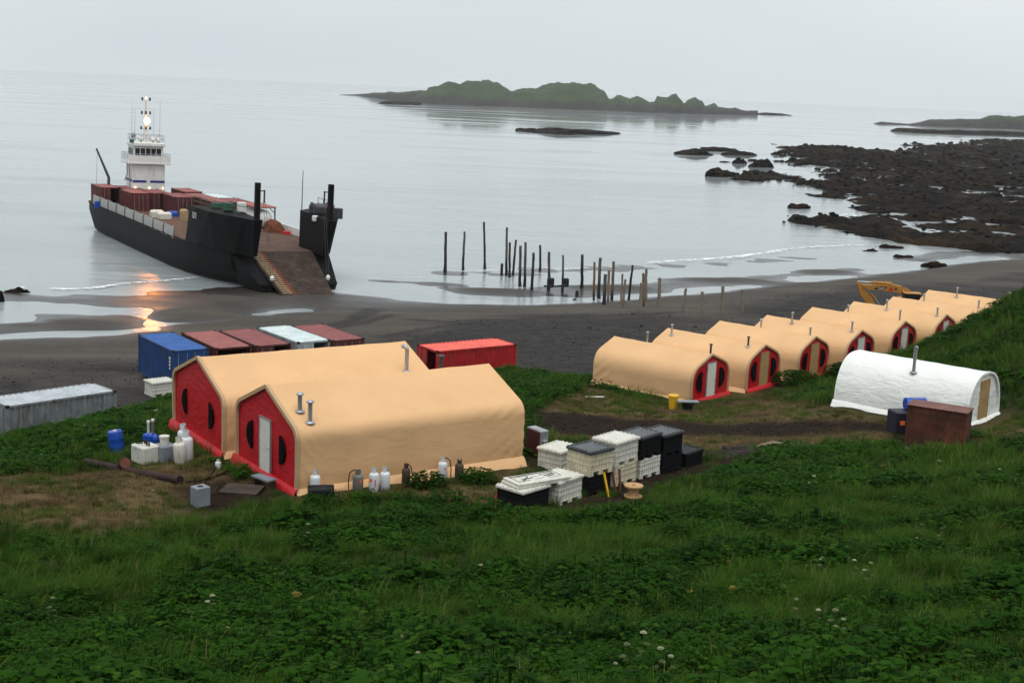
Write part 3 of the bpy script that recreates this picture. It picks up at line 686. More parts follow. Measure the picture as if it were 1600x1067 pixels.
# a stove hood of the rear gable shows over the ridge of the nearest shelter
SM = 'small tan canvas shelters in a row above the beach'
ROW = [(11.86,77.51,.87,'white'),(15.62,81.0,.885,'tan'),(19.45,84.4,.87,'tan'),(23.1,87.2,.86,'white'),(27.14,91.35,.86,'white'),(31.05,94.77,.88,'white'),(34.75,97.7,.87,'tan'),(38.79,102.03,.87,'white')]
SL = ['small tan shelter with white door beside the yellow bin, first of the row','small tan shelter with tan door, second of the row from the yellow bin','small tan shelter with tan door, third of the row, grass at its sill',
 'small tan shelter with white door, fourth of the row, behind white tent','small tan shelter with white door, fifth of the row, grass hiding its sill','small tan shelter, sixth of the row, half its red gable behind the green hill',
 'small tan shelter, seventh of the row, its gable hidden by the green hill','farthest small tan shelter, last of the row, behind the excavator']
for i, (x, y, th, d) in enumerate(ROW):
    pp = [(-.55 if i % 2 else .5, 4.9-.3*(i % 3), .55+.12*(i % 2), 'cap'), (.25 if i % 2 == 0 else -.35, .55, .5+.1*((i+1) % 3), 'cap')]
    if i == 0: pp = [(.45, 5.0, .62, 'cap'), (.35, .35, .55, 'dark')]
    if i == 1: pp = [(-.7, 6.4, .6, 'cap'), (-.55, .9, .55, 'dark')]
    make_tent('canvas_shelter', x, y, 3.45+.06*i, th, 7.17, 4.07, 1.84, 2.64, SL[i], d, pipes=pp, windows='moon', group=SM, seed=10+i, tight=.34,
              folds=[(-1, 6.6, .7, .03, .9, 9)] if i < 3 else ())
make_tent('white_tent', 23.2, 63.93, 5.96, .866, 6.94, 4.08, 1.0, 2.4, 'white round-topped canvas tent with tan door behind the rusty box', 'tan',
  pipes=[(-1.30, 3.15, 1.15, 'hood')], windows=None, fabric_m=M_WHITEFAB, face_m=M_WHITEFAB, round_top=True, seed=30, skirt=.3)
# ------------------------------------------------------------------ shipping containers
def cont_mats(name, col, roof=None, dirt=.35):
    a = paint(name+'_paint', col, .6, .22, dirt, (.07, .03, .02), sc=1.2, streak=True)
    r_ = paint(name+'_roof', roof or col, .7, .16, dirt*.7, tuple(x*.5 for x in (roof or col)), sc=1.4)  # lighter roof tone: real fading, plus brightness from the sky put into the colour
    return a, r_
def corr(n, depth):
    """corrugation profile along 0..1"""
    out = []
    for i in range(n):
        for a, d in ((0, 0), (.36, 0), (.5, depth), (.86, depth)): out.append(((i+a)/n, d))
    out.append((1, 0)); return out
def make_container(name, mats, label, cat='container', L=6.06, W=2.44, Hh=2.59, doors='closed', group=None):
    """local x along the width, local y along the length; door end at y=0"""
    pm, rm = mats; root = thing(name, (0, 0, 0), 0, label, cat, group); p = .12
    for x in (0, W-p):
        for y in (0, L-p): m = MB(); m.box((x, y, .16), (x+p, y+p, Hh-.16)); m.build('corner_post', pm, root)
    for x in (-.006, W-.17):
        for y in (-.006, L-.17):
            for z in (0, Hh-.14):
                m = MB(); m.bbox((x, y, z), (x+.178, y+.178, z+.145), .015); m.build('corner_casting', M_RUSTD, root)
    for z0, z1 in ((.03, .16), (Hh-.14, Hh-.03)):
        for x in (.01, W-.09): m = MB(); m.box((x, p, z0), (x+.08, L-p, z1)); m.build('rail', pm, root)
        for y in (.01, L-.09): m = MB(); m.box((p, y, z0), (W-p, y+.08, z1)); m.build('rail', pm, root)
    for s in (0, 1):
        m = MB(); rows = []
        for t, d in corr(20, .045): rows.append([((.03+d) if s == 0 else W-.03-d, p+t*(L-2*p), z) for z in (.16, Hh-.14)])
        if s == 1: rows = rows[::-1]
        m.grid(rows, smooth=False); m.build('side_panel', pm, root)
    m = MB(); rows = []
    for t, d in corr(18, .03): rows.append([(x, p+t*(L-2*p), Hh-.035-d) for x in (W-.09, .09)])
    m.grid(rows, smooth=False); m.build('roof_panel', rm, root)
    m = MB(); m.box((.09, .05, .10), (W-.09, L-.05, .16)); m.build('floor', M_WOODD, root)
    m = MB(); rows = []
    for t, d in corr(8, .045): rows.append([(p+t*(W-2*p), L-.03-d, z) for z in (.16, Hh-.14)])
    m.grid(rows[::-1], smooth=False); m.build('end_panel', pm, root)
    for k in range(2):
        x0, x1 = (p, W/2-.005) if k == 0 else (W/2+.005, W-p)
        if doors == 'open_right' and k == 1 or doors == 'open': continue
        m = MB(); m.bbox((x0, .02, .17), (x1, .07, Hh-.15), .01); d = m.build('door', pm, root)
        for bx in (x0+.25, x1-.25):
            m = MB(); m.tube([(bx, -.01, .2), (bx, -.01, Hh-.2)], .02, 6); m.build('lock_bar', M_STEEL, d)
    return root
def place(root, p, th, tilt=(0, 0)):
    root.location = p; root.rotation_euler = (tilt[0], tilt[1], th); return root
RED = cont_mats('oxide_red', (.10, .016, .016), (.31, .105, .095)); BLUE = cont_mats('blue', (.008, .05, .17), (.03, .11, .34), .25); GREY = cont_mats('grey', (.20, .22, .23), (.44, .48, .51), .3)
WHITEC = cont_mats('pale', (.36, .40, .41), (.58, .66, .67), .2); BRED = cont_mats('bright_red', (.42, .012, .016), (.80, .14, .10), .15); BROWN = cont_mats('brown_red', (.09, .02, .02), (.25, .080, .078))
CG = 'shipping containers along the beach'
spots = [(-21.28,82.23,.629,BLUE,'closed','blue shipping container at the left end of the row'),(-18.85,83.6,.61,RED,'open','faded red container next to the blue one, its end open'),(-16.5,84.95,.63,BROWN,'open_right','dark red container, third from the blue one, one door open'),
 (-14.15,86.75,.65,WHITEC,'open_right','pale grey-roofed container between two red ones in the row'),(-12.0,87.85,.63,BROWN,'closed','dark red container at the right end of the row, doors shut')]
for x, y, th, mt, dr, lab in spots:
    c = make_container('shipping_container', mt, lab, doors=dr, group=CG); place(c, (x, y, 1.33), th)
# white stencil marks on the blue side
blue = [o for o in bpy.data.objects if o.get('label', '').startswith('blue shipping')][0]
for k in range(4):
    m = MB(); m.box((-.004, .42+.02*k, 1.95-.22*k), (.028, .62-.03*(k % 2), 2.09-.22*k)); m.build('stencil_mark', M_WHITEPT, blue)
# the long bright red one lies with its side to the camera: origin at its near left corner, length to the right
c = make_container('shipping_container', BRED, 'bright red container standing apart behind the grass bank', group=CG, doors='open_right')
place(c, (-4.62, 81.3, 2.22), .618-PI/2); c.location = (-4.62-2.44*math.sin(.618), 81.3+2.44*math.cos(.618), 2.22)
c.rotation_euler = (0, 0, .618-PI/2)
# after this turn: local y -> along the length to the right, local x -> towards the camera
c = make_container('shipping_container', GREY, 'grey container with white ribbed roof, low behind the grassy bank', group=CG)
_a, _b = atz(182.5, 609.4, 4.4), atz(10, 634.4, 4.4); _th = math.atan2(_a[1]-_b[1], _a[0]-_b[0])
c.rotation_euler = (0, 0, _th-PI/2); c.location = (_b[0]-2.44*math.sin(_th), _b[1]+2.44*math.cos(_th), 1.81)
# ------------------------------------------------------------------ landing craft, bow ramp down on the beach
M_HULL = paint('ship_black_hull', (.0030, .0032, .0042), .65, .35, .3, (.010, .007, .005), sc=.5, streak=True, spec=.08)
def hull_mat():
    m, nt, b = new_mat('ship_black_hull'); ps = wpos(nt); sp = N(nt, 'ShaderNodeSeparateXYZ'); nt.links.new(ps, sp.inputs[0]); vec = coords(nt)
    st_ = noise(nt, 1.1, 6, .7, coords(nt, 'Object', (1.2, 1.2, .18))); pl = noise(nt, .5, 5, .6, vec)
    c = mixc(nt, mapr(nt, pl, .3, .7), (.0022, .0024, .0032), (.0055, .0055, .0065)); c = mixc(nt, mapr(nt, st_, .60, .78), c, (.030, .016, .010)); c = mixc(nt, mapr(nt, noise(nt, 2.5, 5, .7, vec), .66, .76), c, (.035, .033, .032))
    band = mapr(nt, mth(nt, 'ADD', sp.outputs['Z'], mth(nt, 'MULTIPLY', st_, .5)), .35, .75, 1, 0); c = mixc(nt, mth(nt, 'MULTIPLY', band, .8), c, (.035, .030, .022))
    nt.links.new(c, b.inputs['Base Color']); b.inputs['Roughness'].default_value = .6; b.inputs['Specular IOR Level'].default_value = .10
    w_ = N(nt, 'ShaderNodeTexWave'); w_.bands_direction = 'Y'; w_.inputs['Scale'].default_value = .28; w_.inputs['Distortion'].default_value = .3; nt.links.new(vec, w_.inputs['Vector']); bump(nt, b, mth(nt, 'ADD', w_.outputs['Fac'], pl), .10, .06); return m
M_HULL = hull_mat()
M_DECK = paint('ship_deck_rust', (.105, .052, .032), .85, .35, .4, (.045, .03, .022), sc=.6, bmp=.2)
M_RAMP = paint('ship_ramp', (.066, .040, .028), .85, .45, .5, (.024, .017, .013), sc=.7, bmp=.3)
M_SHIPW = paint('ship_white', (.74, .74, .71), .45, .05, .12, (.45, .36, .26), sc=.5, streak=True)
M_GLASS = paint('bridge_glass', (.02, .025, .03), .08, .1)
M_RAIL = paint('ship_rail', (.33, .35, .37), .5, .15)
M_GREENP = paint('ship_green', (.03, .10, .06), .6, .2)
M_STRIPE = paint('ship_blue_stripe', (.01, .03, .22), .5, .1)
M_TARP = fabric('ship_white_tarp', (.36, .36, .34), .6)
M_TREAD = paint('ramp_tread', (.42, .30, .16), .8, .2, .3, bmp=.2)
M_REDMK = paint('ramp_red_mark', (.42, .03, .015), .7, .2, .3)
SX0, SY0, SHD = -24.24, 136.92, .53
ship = thing('landing_craft', (SX0, SY0, 0), SHD, 'black landing craft with white wheelhouse, bow ramp down on the beach', 'ship')
ship.rotation_euler = (math.radians(.35), math.radians(1.2), SHD)
def S(s, t, z): return (t, -s, z)
ZD = 3.45; WH = 3.9; RW = 3.5
SEC = [(-56.5,6.4,5.6,3.1,1.2),(-55.5,6.9,6.2,3.15,.5),(-53,7.15,6.7,3.2,-.6),(-46,7.23,6.9,3.25,-1.2),(-30,7.23,6.9,3.35,-1.2),(-16,7.23,6.8,3.42,-1.1),(-11,7.2,6.4,3.45,-1.0),(-7,6.9,5.6,3.45,-.7),(-3,6.1,4.7,3.45,-.3),(-.1,5.3,4.1,3.45,0.0)]
m = MB(); R = []
for s, wt, wb, zt, zb in SEC: R.append([S(s, -wt, zt), S(s, -wt*.995, (zt*.55+zb*.45)), S(s, -wb, zb+.35), S(s, -wb*.85, zb), S(s, wb*.85, zb), S(s, wb, zb+.35), S(s, wt*.995, (zt*.55+zb*.45)), S(s, wt, zt)])
m.grid(R); m.add(R[0], [tuple(range(7, -1, -1))]); m.add(R[-1], [tuple(range(8))]); hull = m.build('hull', M_HULL, ship)
m = MB(); dk = [(s, wt-.02, zt+.015) for s, wt, _, zt, _ in SEC]
m.grid([[S(s, -w, z), S(s, w, z)] for s, w, z in dk], smooth=False); m.build('deck', M_DECK, ship)
m = MB()
for k in (-1, 1): m.tube([S(s, k*(wt+.03), zt-.12) for s, wt, _, zt, _ in SEC], .10, 6)
m.build('rubbing_strake', M_HULL, hull)
# bow wings either side of the ramp
def wing(k, name='bow_wing'):
    m = MB(); st = [(-9.6, 7.2, 7.2), (-6, 7.0, 7.25), (-2.5, 6.3, 6.9), (0.5, 5.2, 6.0), (2.6, 4.3, 5.0), (3.9, RW+.4, RW+.9)]
    low = [S(s*(.93 if s > 0 else 1)-(.9 if s > 2 else 0), k*a, ZD-(.15 if s > 0 else 0)) for s, a, b_ in st]; top = [S(s+(1.4 if i == 0 else 0), k*b_, ZD+WH-(.25*(i/5))) for i, (s, a, b_) in enumerate(st)]
    inl = [S(2.6, k*RW, ZD-.1), S(-4.1, k*RW, ZD)]; inh = [S(3.9, k*RW, ZD+WH-.25), S(-4.1, k*RW, ZD+WH)]
    L = low+inl; T = top+inh; n = len(L); f = [(i, (i+1) % n, n+(i+1) % n, n+i) for i in range(n)]; f += [tuple(range(n, 2*n)), tuple(range(n-1, -1, -1))]
    if k > 0: f = [g_[::-1] for g_ in f]
    m.add(L+T, f); w = m.build(name, M_HULL, ship)
    # lower raked plates beside the ramp
    m = MB(); a = [S(-.1, k*3.45, ZD-.25), S(-.1, k*5.3, ZD-.25), S(5.3, k*4.1, .9), S(5.3, k*2.8, .9)]; b2 = [S(-.1, k*3.3, .1), S(-.1, k*4.4, .1), S(5.3, k*3.9, .25), S(5.3, k*2.8, .25)]
    f = [(0, 1, 2, 3), (7, 6, 5, 4), (0, 4, 5, 1), (1, 5, 6, 2), (2, 6, 7, 3), (3, 7, 4, 0)]; f = f if k < 0 else [g_[::-1] for g_ in f]
    m.add(a+b2, f); m.build('bow_plate', M_HULL, ship)
    # rails on the wing
    pts = [S(-7.6, k*6.9, ZD+WH), S(-4, k*6.7, ZD+WH), S(-.8, k*6.0, ZD+WH-.1), S(2.2, k*4.6, ZD+WH-.2)]; m = MB()
    for h in (.5, 1.05): m.tube([(p[0], p[1], p[2]+h) for p in pts], .035, 5)
    for a_, b_ in zip(pts[:-1], pts[1:]):
        for t in (0, .5): p = Vector(a_).lerp(Vector(b_), t); m.tube([p, p+Vector((0, 0, 1.05))], .035, 5)
    m.build('railing', M_GREENP if k < 0 else M_STEELD, w)
    m = MB(); m.bbox(S(3.35, k*(RW+.38)-.24, ZD+WH-.5)[:1]+(-3.55,)+(ZD+WH-.5,), (k*(RW+.38)+.24, -3.0, ZD+WH+3.4), .03); p = m.build('hoist_post', M_HULL, w)
    m = MB(); m.tube([(k*(RW+.38)-k*.3, -3.3, ZD+WH+2.6), (k*(RW+.38)-k*.75, -3.3, ZD+WH+2.6)], .06, 6); m.tube([(k*(RW+.38)-k*.7, -3.3, ZD+WH+2.7), (k*(RW+.38)-k*.7, -3.3, ZD+WH+1.4)], .09, 6); m.build('sheave', M_STEELD, p)
    return w
wl_, wr_ = wing(-1), wing(1)
for i in range(2):
    m = MB(); m.box((-6.35+i*.75, 4.0-.05+.0, 0), (-6.1+i*.75, 4.03, .7)); 
def text(body, size, mat, parent, M, name='lettering', ext=.01):
    cu = bpy.data.curves.new(name, 'FONT'); cu.body = body; cu.size = size; cu.extrude = ext; cu.align_x = 'CENTER'; cu.materials.append(mat)
    t_ = bpy.data.objects.new(name, cu); COL.objects.link(t_); dg = bpy.context.evaluated_depsgraph_get(); me_ = bpy.data.meshes.new_from_object(t_.evaluated_get(dg)); bpy.data.objects.remove(t_)
    o = bpy.data.objects.new(name, me_); COL.objects.link(o); o.parent = parent; o.matrix_local = M; return o
def frame(o, xdir, up):
    x = Vector(xdir).normalized(); z = x.cross(Vector(up)).normalized(); y = z.cross(x)
    return Matrix(((x.x, y.x, z.x, o[0]), (x.y, y.y, z.y, o[1]), (x.z, y.z, z.z, o[2]), (0, 0, 0, 1)))
text('U I', .95, M_WHITEPT, wl_, frame((-7.30, 6.2, 6.15), (.03, -1, 0), (.0, 0, 1)))
# winch, light and mast on the right wing
m = MB(); m.lathe([(.55, -.9), (.55, -.8), (.3, -.8), (.3, .8), (.55, .8), (.55, .9)], 14); wo_ = m.build('anchor_winch', M_STEELD, wr_); wo_.matrix_local = Matrix.Translation((4.6, 1.4, ZD+WH+.6)) @ Matrix.Rotation(PI/2, 4, 'Y')
m = MB(); m.bbox((3.7, .5, ZD+WH-.2), (5.6, 2.4, ZD+WH+.95), .25); m.build('winch_housing', M_STEELD, wr_)
m = MB(); m.bbox((3.2, -.6, ZD+WH-.7), (3.75, 0, ZD+WH-.1), .08); m.build('floodlight', M_SHIPW, wr_)
m = MB(); m.tube([(3.6, 3.9, ZD+WH-.1), (3.6, 3.9, ZD+WH+4.2)], [.06, .035], 6); m.build('flagstaff', M_STEELD, wr_)
m = MB(); m.bbox((5.3, -1.6, ZD+WH-.3), (6.0, -.8, ZD+WH+.8), .05); m.build('locker', M_STEELD, wr_)
for k, (x, y, w, h) in enumerate([(-5.2, 2.6, .9, .8), (-4.6, 4.2, .7, .6), (-5.6, 5.3, 1.1, .5), (-4.3, 1.0, .8, 1.0)]):
    m = MB(); m.bbox((x, y, ZD+WH-.02), (x+w, y+.7, ZD+WH+h), .05); m.build('deck_locker', M_SHIPW if k % 2 else M_GREENP, wl_)
# ramp with treads and chains
m = MB(); L0, L1 = 7.9, .22; A = [S(.0, -3.42, ZD), S(.0, 3.42, ZD), S(L0, 2.62, L1), S(L0, -2.62, L1)]; Bv = [(p[0], p[1], p[2]-.28) for p in A]
m.add(A+Bv, [(3, 2, 1, 0), (4, 5, 6, 7), (0, 1, 5, 4), (1, 2, 6, 5), (2, 3, 7, 6), (3, 0, 4, 7)]); ramp = m.build('bow_ramp', M_RAMP, ship)
for i in range(20):
    t = (i+.5)/20*.96+.02; s = L0*t; z = ZD+(L1-ZD)*t; wdt = 3.42-(3.42-2.62)*t
    m = MB(); mm_ = Matrix.Translation(S(s, -wdt+.68, z+.035)) @ Matrix.Rotation(math.atan2(ZD-L1, L0), 4, 'X')
    m.box((-.56, -.06, -.05), (.42, .06, .04), M=mm_); tr = m.build('tread', M_TREAD, ramp)
    m = MB(); m.box((.425, -.06, -.05), (.72, .06, .035), M=mm_); m.build('tread_end', M_REDMK, ramp)
for i in range(26):
    t = (i+.5)/26; s = L0*t; z = ZD+(L1-ZD)*t; wdt = 3.42-(3.42-2.62)*t
    m = MB(); m.box((-(wdt-1.55), -.03, -.02), (wdt-.1, .03, .03), M=Matrix.Translation(S(s, 0, z+.012)) @ Matrix.Rotation(math.atan2(ZD-L1, L0), 4, 'X')); m.build('cleat', M_RAMP, ramp)
m = MB(); m.tube([S(0, 0, ZD+.02), S(L0, 0, L1+.02)], .035, 5); m.build('ramp_seam', M_STEELD, ramp)
for k in (-1, 1):
    m = MB()
    for dx in (-.12, .12): m.tube([S(3.3, k*(RW-.3)+dx, ZD+WH+1.5), S(5.6, k*2.95+dx, 1.6)], .022, 5)
    m.build('hoist_cable', M_STEELD, ramp)
    m = MB(); m.lathe([(.05, -.3), (.22, -.15), (.22, .15), (.05, .3)], 8, c=S(5.6, k*2.95, 1.55)); m.build('hoist_block', M_SHIPW, ramp)
# bulwark panels along the near side and a low bulwark opposite
for i in range(9):
    s0 = -51.5+i*4.25; m = MB(); R = []
    for j in range(7):
        q = j/6; ss = s0+.15+q*3.7; zt = 3.3+.08*i/9+1.12-.12*math.sin(PI*q); R.append([S(ss, -7.30, 3.12+.25*(.5-abs(q-.5))), S(ss, -7.34-.05*math.sin(PI*q), 3.75), S(ss, -7.26, zt)])
    R2_ = [[(p[0]+.10, p[1], p[2]) for p in r_] for r_ in R]
    m.grid(R[::-1]); m.grid(R2_); m.build('side_screen', M_TARP, ship)
    m = MB(); m.tube([S(s0, -7.15, 3.2), S(s0, -7.15, 4.55)], .05, 5); m.build('stanchion', M_STEELD, ship)
m = MB(); m.box(S(-5, 6.95, 3.4)[:1]+(5.,)+(3.4,), (7.15, 52, 4.3)); m.build('bulwark', M_SHIPW, ship)
# wheelhouse tower
HC = -50.8; hx = -.55
def hbox(name, s0, s1, t0, t1, z0, z1, mat, parent, c=.05):
    m = MB(); m.bbox((t0+hx, -s1, z0), (t1+hx, -s0, z1), c); return m.build(name, mat, parent)
tower = hbox('deckhouse', HC-1.6, HC+1.6, -2.2, 2.2, 3.15, 8.7, M_SHIPW, ship, .15)
for t0, t1 in ((-2.15, -.3), (.2, 2.15)): hbox('stripe', HC+1.6, HC+1.63, t0, t1, 6.25, 6.55, M_STRIPE, tower, .005)
hbox('stripe', HC-1.5, HC+1.5, -2.23, -2.2, 6.35, 6.65, M_STRIPE, tower, .005)
gal = hbox('bridge_gallery', HC-1.9, HC+2.1, -2.85, 2.85, 8.7, 8.95, M_SHIPW, ship, .03)
m = MB(); pts = [S(HC+2.0, -2.75, 8.95), S(HC+2.0, 2.75, 8.95), S(HC-1.8, 2.75, 8.95), S(HC-1.8, -2.75, 8.95), S(HC+2.0, -2.75, 8.95)]; pts = [(p[0]+hx, p[1], p[2]) for p in pts]
for h in (.4, .75, 1.1): m.tube([(p[0], p[1], p[2]+h) for p in pts], .03, 5)
for a_, b_ in zip(pts[:-1], pts[1:]):
    for t in (0, .2, .4, .6, .8): p = Vector(a_).lerp(Vector(b_), t); m.tube([p, p+Vector((0, 0, 1.1))], .03, 5)
m.build('railing', M_RAIL, gal)
m = MB(); m.box((-2.8+hx, -(HC+2.06), 8.96), (2.8+hx, -(HC+2.03), 9.75)); m.build('windbreak', M_SHIPW, gal)
br = hbox('wheelhouse', HC-1.5, HC+1.3, -2.0, 2.0, 8.95, 11.0, M_SHIPW, ship, .08)
roof = hbox('wheelhouse_roof', HC-1.7, HC+1.7, -2.15, 2.15, 11.0, 11.55, M_SHIPW, br, .12)
for i in range(5):
    a_ = -1.75+i*.71; hbox('window', HC+1.3, HC+1.33, a_, a_+.6, 9.85, 10.75, M_GLASS, br, .01)
for i in range(4):
    m = MB(); s_ = HC+1.1-i*.62; m.bbox((-2.04+hx, -s_, 9.85), (-2.0+hx, -s_+.45, 10.75), .01); m.build('window', M_GLASS, br)
m = MB(); pts = [S(HC+1.5, -2.0, 11.55), S(HC+1.5, 2.0, 11.55), S(HC-1.5, 2.0, 11.55), S(HC-1.5, -2.0, 11.55), S(HC+1.5, -2.0, 11.55)]; pts = [(p[0]+hx, p[1], p[2]) for p in pts]
for h in (.45, .95): m.tube([(p[0], p[1], p[2]+h) for p in pts], .03, 5)
for a_, b_ in zip(pts[:-1], pts[1:]):
    for t in (0, .25, .5, .75): p = Vector(a_).lerp(Vector(b_), t); m.tube([p, p+Vector((0, 0, .95))], .03, 5)
m.build('railing', M_RAIL, roof)
for (t, s_, h0) in ((-1.0, 1.2, .55), (.6, 1.2, .5), (1.4, .9, .4)):
    m = MB(); m.lathe([(.12, 0), (.14, h0*.5), (.38, h0*.55), (.38, h0), (.15, h0+.25)], 12, c=(t+hx, -(HC+s_), 11.5)); m.build('radar_dome', M_SHIPW, roof)
mx, my = hx-.2, -(HC+.4)
m = MB(); m.tube([(mx, my, 11.5), (mx, my, 15.2), (mx, my, 17.4)], [.26, .18, .09], 10); m.tube([(mx-1.5, my, 16.0), (mx+1.5, my, 16.0)], .05, 6); m.tube([(mx-.6, my, 13.4), (mx+.6, my, 13.4)], .07, 6); m.tube([(mx-.55, my, 15.4), (mx+.55, my, 15.4)], .06, 6); m.tube([(mx-.5, my, 17.2), (mx+.5, my, 17.2)], .05, 6); m.tube([(mx, my, 12.6), (mx+.2, my-.5, 12.6)], .15, 6)
mast = m.build('mast', M_SHIPW, ship)
for (dx, z) in ((-.6, 13.4), (.6, 13.4), (0, 13.4), (-.55, 15.4), (0, 15.4), (.55, 15.4), (-.5, 17.2), (.5, 17.2)):
    m = MB(); m.lathe([(.06, -.2), (.13, -.15), (.13, .2), (.05, .25)], 8, c=(mx+dx, my-.14, z)); m.build('mast_lamp', M_STEELD, mast)
for (dx, dy, h) in ((-1.7, .4, 5.0), (-1.1, 1.2, 4.4), (1.5, 1.5, 4.2), (2.0, .3, 5.4)):
    m = MB(); m.tube([(mx+dx, my+dy, 11.5), (mx+dx, my+dy, 11.6+h)], [.035, .018], 5); m.build('whip_aerial', M_RAIL, mast)
m_lamp, nt, b = new_mat('lit_floodlamp'); b.inputs['Emission Color'].default_value = (1, .50, .14, 1); b.inputs['Emission Strength'].default_value = 8; b.inputs['Base Color'].default_value = (1, .8, .5, 1)
m = MB(); m.lathe([(.05, -.42), (.32, -.28), (.42, 0), (.32, .28), (.05, .42)], 14, c=(mx+.05, my-.55, 14.35)); m.build('mast_floodlight', m_lamp, mast)
m = MB(); m.lathe([(.03, -.12), (.11, 0), (.03, .12)], 10, c=(mx, my-.2, 17.35)); m.build('masthead_light', m_lamp, mast)
ld = bpy.data.lights.new('mast_flood_lamp', 'SPOT'); ld.energy = 2900; ld.color = (1, .30, .035); ld.shadow_soft_size = .30; ld.spot_size = math.radians(56); ld.spot_blend = .5
lo = bpy.data.objects.new('mast_flood_lamp', ld); COL.objects.link(lo); lo.parent = mast; lo.location = (mx+.05, my-1.15, 14.35); lo.rotation_euler = Vector((.35, .78, .36)).to_track_quat('Z', 'Y').to_euler()
m_lamp2, nt, b = new_mat('small_lit_lamp'); b.inputs['Emission Color'].default_value = (1, .62, .3, 1); b.inputs['Emission Strength'].default_value = 4
for t in (-1.8, .1, 1.9): m = MB(); m.lathe([(.02, -.12), (.12, 0), (.02, .12)], 8, c=(t+hx, -(HC+1.72), 5.55)); m.build('wall_lamp', m_lamp2, tower)
m = MB(); m.lathe([(.1, 0), (.32, .15), (.32, .55), (.1, .7)], 10, c=(-2.1+hx, -(HC+1.5), 12.15)); m.build('horn', M_RAIL, roof)
m = MB(); m.lathe([(.1, -.25), (.3, -.2), (.3, .2), (.1, .25)], 10, c=(-2.25+hx, -(HC+1.4), 11.7)); m.build('side_light', M_GREENP, roof)
m = MB(); m.tube([(-2.3+hx, 50.5, 4), (-2.35+hx, 49.8, 6.2), (-2.5+hx, 49.6, 8.6)], .06, 6); m.tube([(-2.8+hx, 49.6, 9.0), (-2.7+hx, 49.8, 7.4), (-3.0+hx, 50., 6.4)], .07, 6); m.build('hose_run', M_RAIL, tower)
m = MB(); m.tube([S(-54.2, -4.6, 3.2), S(-54.2, -4.6, 6.4), S(-55.4, -6.0, 10.2)], [.22, .2, .12], 8); m.tube([S(-55.3, -5.9, 10.0), S(-55.3, -6.0, 4.6)], .02, 4); m.build('stern_crane', M_STEELD, ship)
# ---- cargo standing on her deck: things of their own
def deck_pt(s, t): 
    a = np.array([math.sin(SHD), -math.cos(SHD)]); b_ = np.array([math.cos(SHD), math.sin(SHD)]); p = np.array([SX0, SY0])+a*s+b_*t
    return (p[0], p[1], ZD+.06+.0061*s-.021*t)
DG = 'containers on the landing craft'
cargo = [(-49.2,-6.6,RED,'open_right','dark red container on the ship nearest her stern rail'),(-40.6,-4.9,RED,'closed','dark red container amidships beside the white side screens'),(-41.2,-2.2,BROWN,'open_right','brown red container with one door open below the wheelhouse'),
 (-44.5,3.0,RED,'closed','red container on deck to the right of the wheelhouse'),(-35.5,1.9,RED,'closed','red container on deck behind the near bow wing'),(-35.5,4.5,WHITEC,'closed','pale roofed container on deck behind the bow wing'),(-29.0,2.0,RED,'closed','faded red container on deck closest to the bow wing'),(-46.9,-4.0,BROWN,'closed','dark red container wedged between stern container and wheelhouse'),(-28.4,4.6,BROWN,'closed','brown red container on deck behind the tank frame'),(-35.3,-.8,BROWN,'closed','dark red container on the open deck left of the bow wing roofs')]
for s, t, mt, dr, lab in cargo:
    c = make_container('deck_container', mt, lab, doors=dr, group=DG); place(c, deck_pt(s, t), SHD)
tk = thing('tank_container', deck_pt(-20.5, 4.5), SHD, 'white tank in a green frame under a red roof on the ship', 'tank')
for x in (0, 2.3):
    for y in (0, 5.9): m = MB(); m.box((x, y, 0), (x+.14, y+.14, 2.6)); m.build('frame_post', M_GREENP, tk)
for y in (.02, 5.92):
    m = MB(); m.tube([(.1, y+.05, 2.0), (.7, y+.05, 2.55)], .05, 5); m.tube([(2.34, y+.05, 2.0), (1.74, y+.05, 2.55)], .05, 5); m.build('brace', M_GREENP, tk)
m = MB(); m.bbox((-.05, -.05, 2.6), (2.5, 6.1, 2.75), .02); m.build('roof', paint('tank_roof', (.33, .10, .08), .7), tk)
m = MB(); m.lathe([(.25, 0), (.8, .15), (1.02, .5), (1.02, 5.2), (.8, 5.6), (.25, 5.75)], 20); t_ = m.build('tank', M_SHIPW, tk); t_.matrix_local = Matrix.Translation((1.22, .12, 1.3)) @ Matrix.Rotation(-PI/2, 4, 'X')
p = deck_pt(-17.6, 5.6); m = MB(); bm = bmesh.new(); bmesh.ops.create_icosphere(bm, subdivisions=3, radius=1)
V = np.array([v.co[:] for v in bm.verts]); k = 1+.6*(fbm(V[:, 0]*2+V[:, 2], V[:, 1]*2+V[:, 2]*.7, 4, 5)-.5); V = V*k[:, None]*np.array([1.25, 1.0, 1.5]); V[:, 2] = np.maximum(V[:, 2], 0)
m.add(V.tolist(), [[v.index for v in f.verts] for f in bm.faces]); bm.free(); o = m.build('scrap_heap', M_RUST); o.location = p; tag(o, 'rust brown heap of scrap on the deck by the ramp', 'scrap')
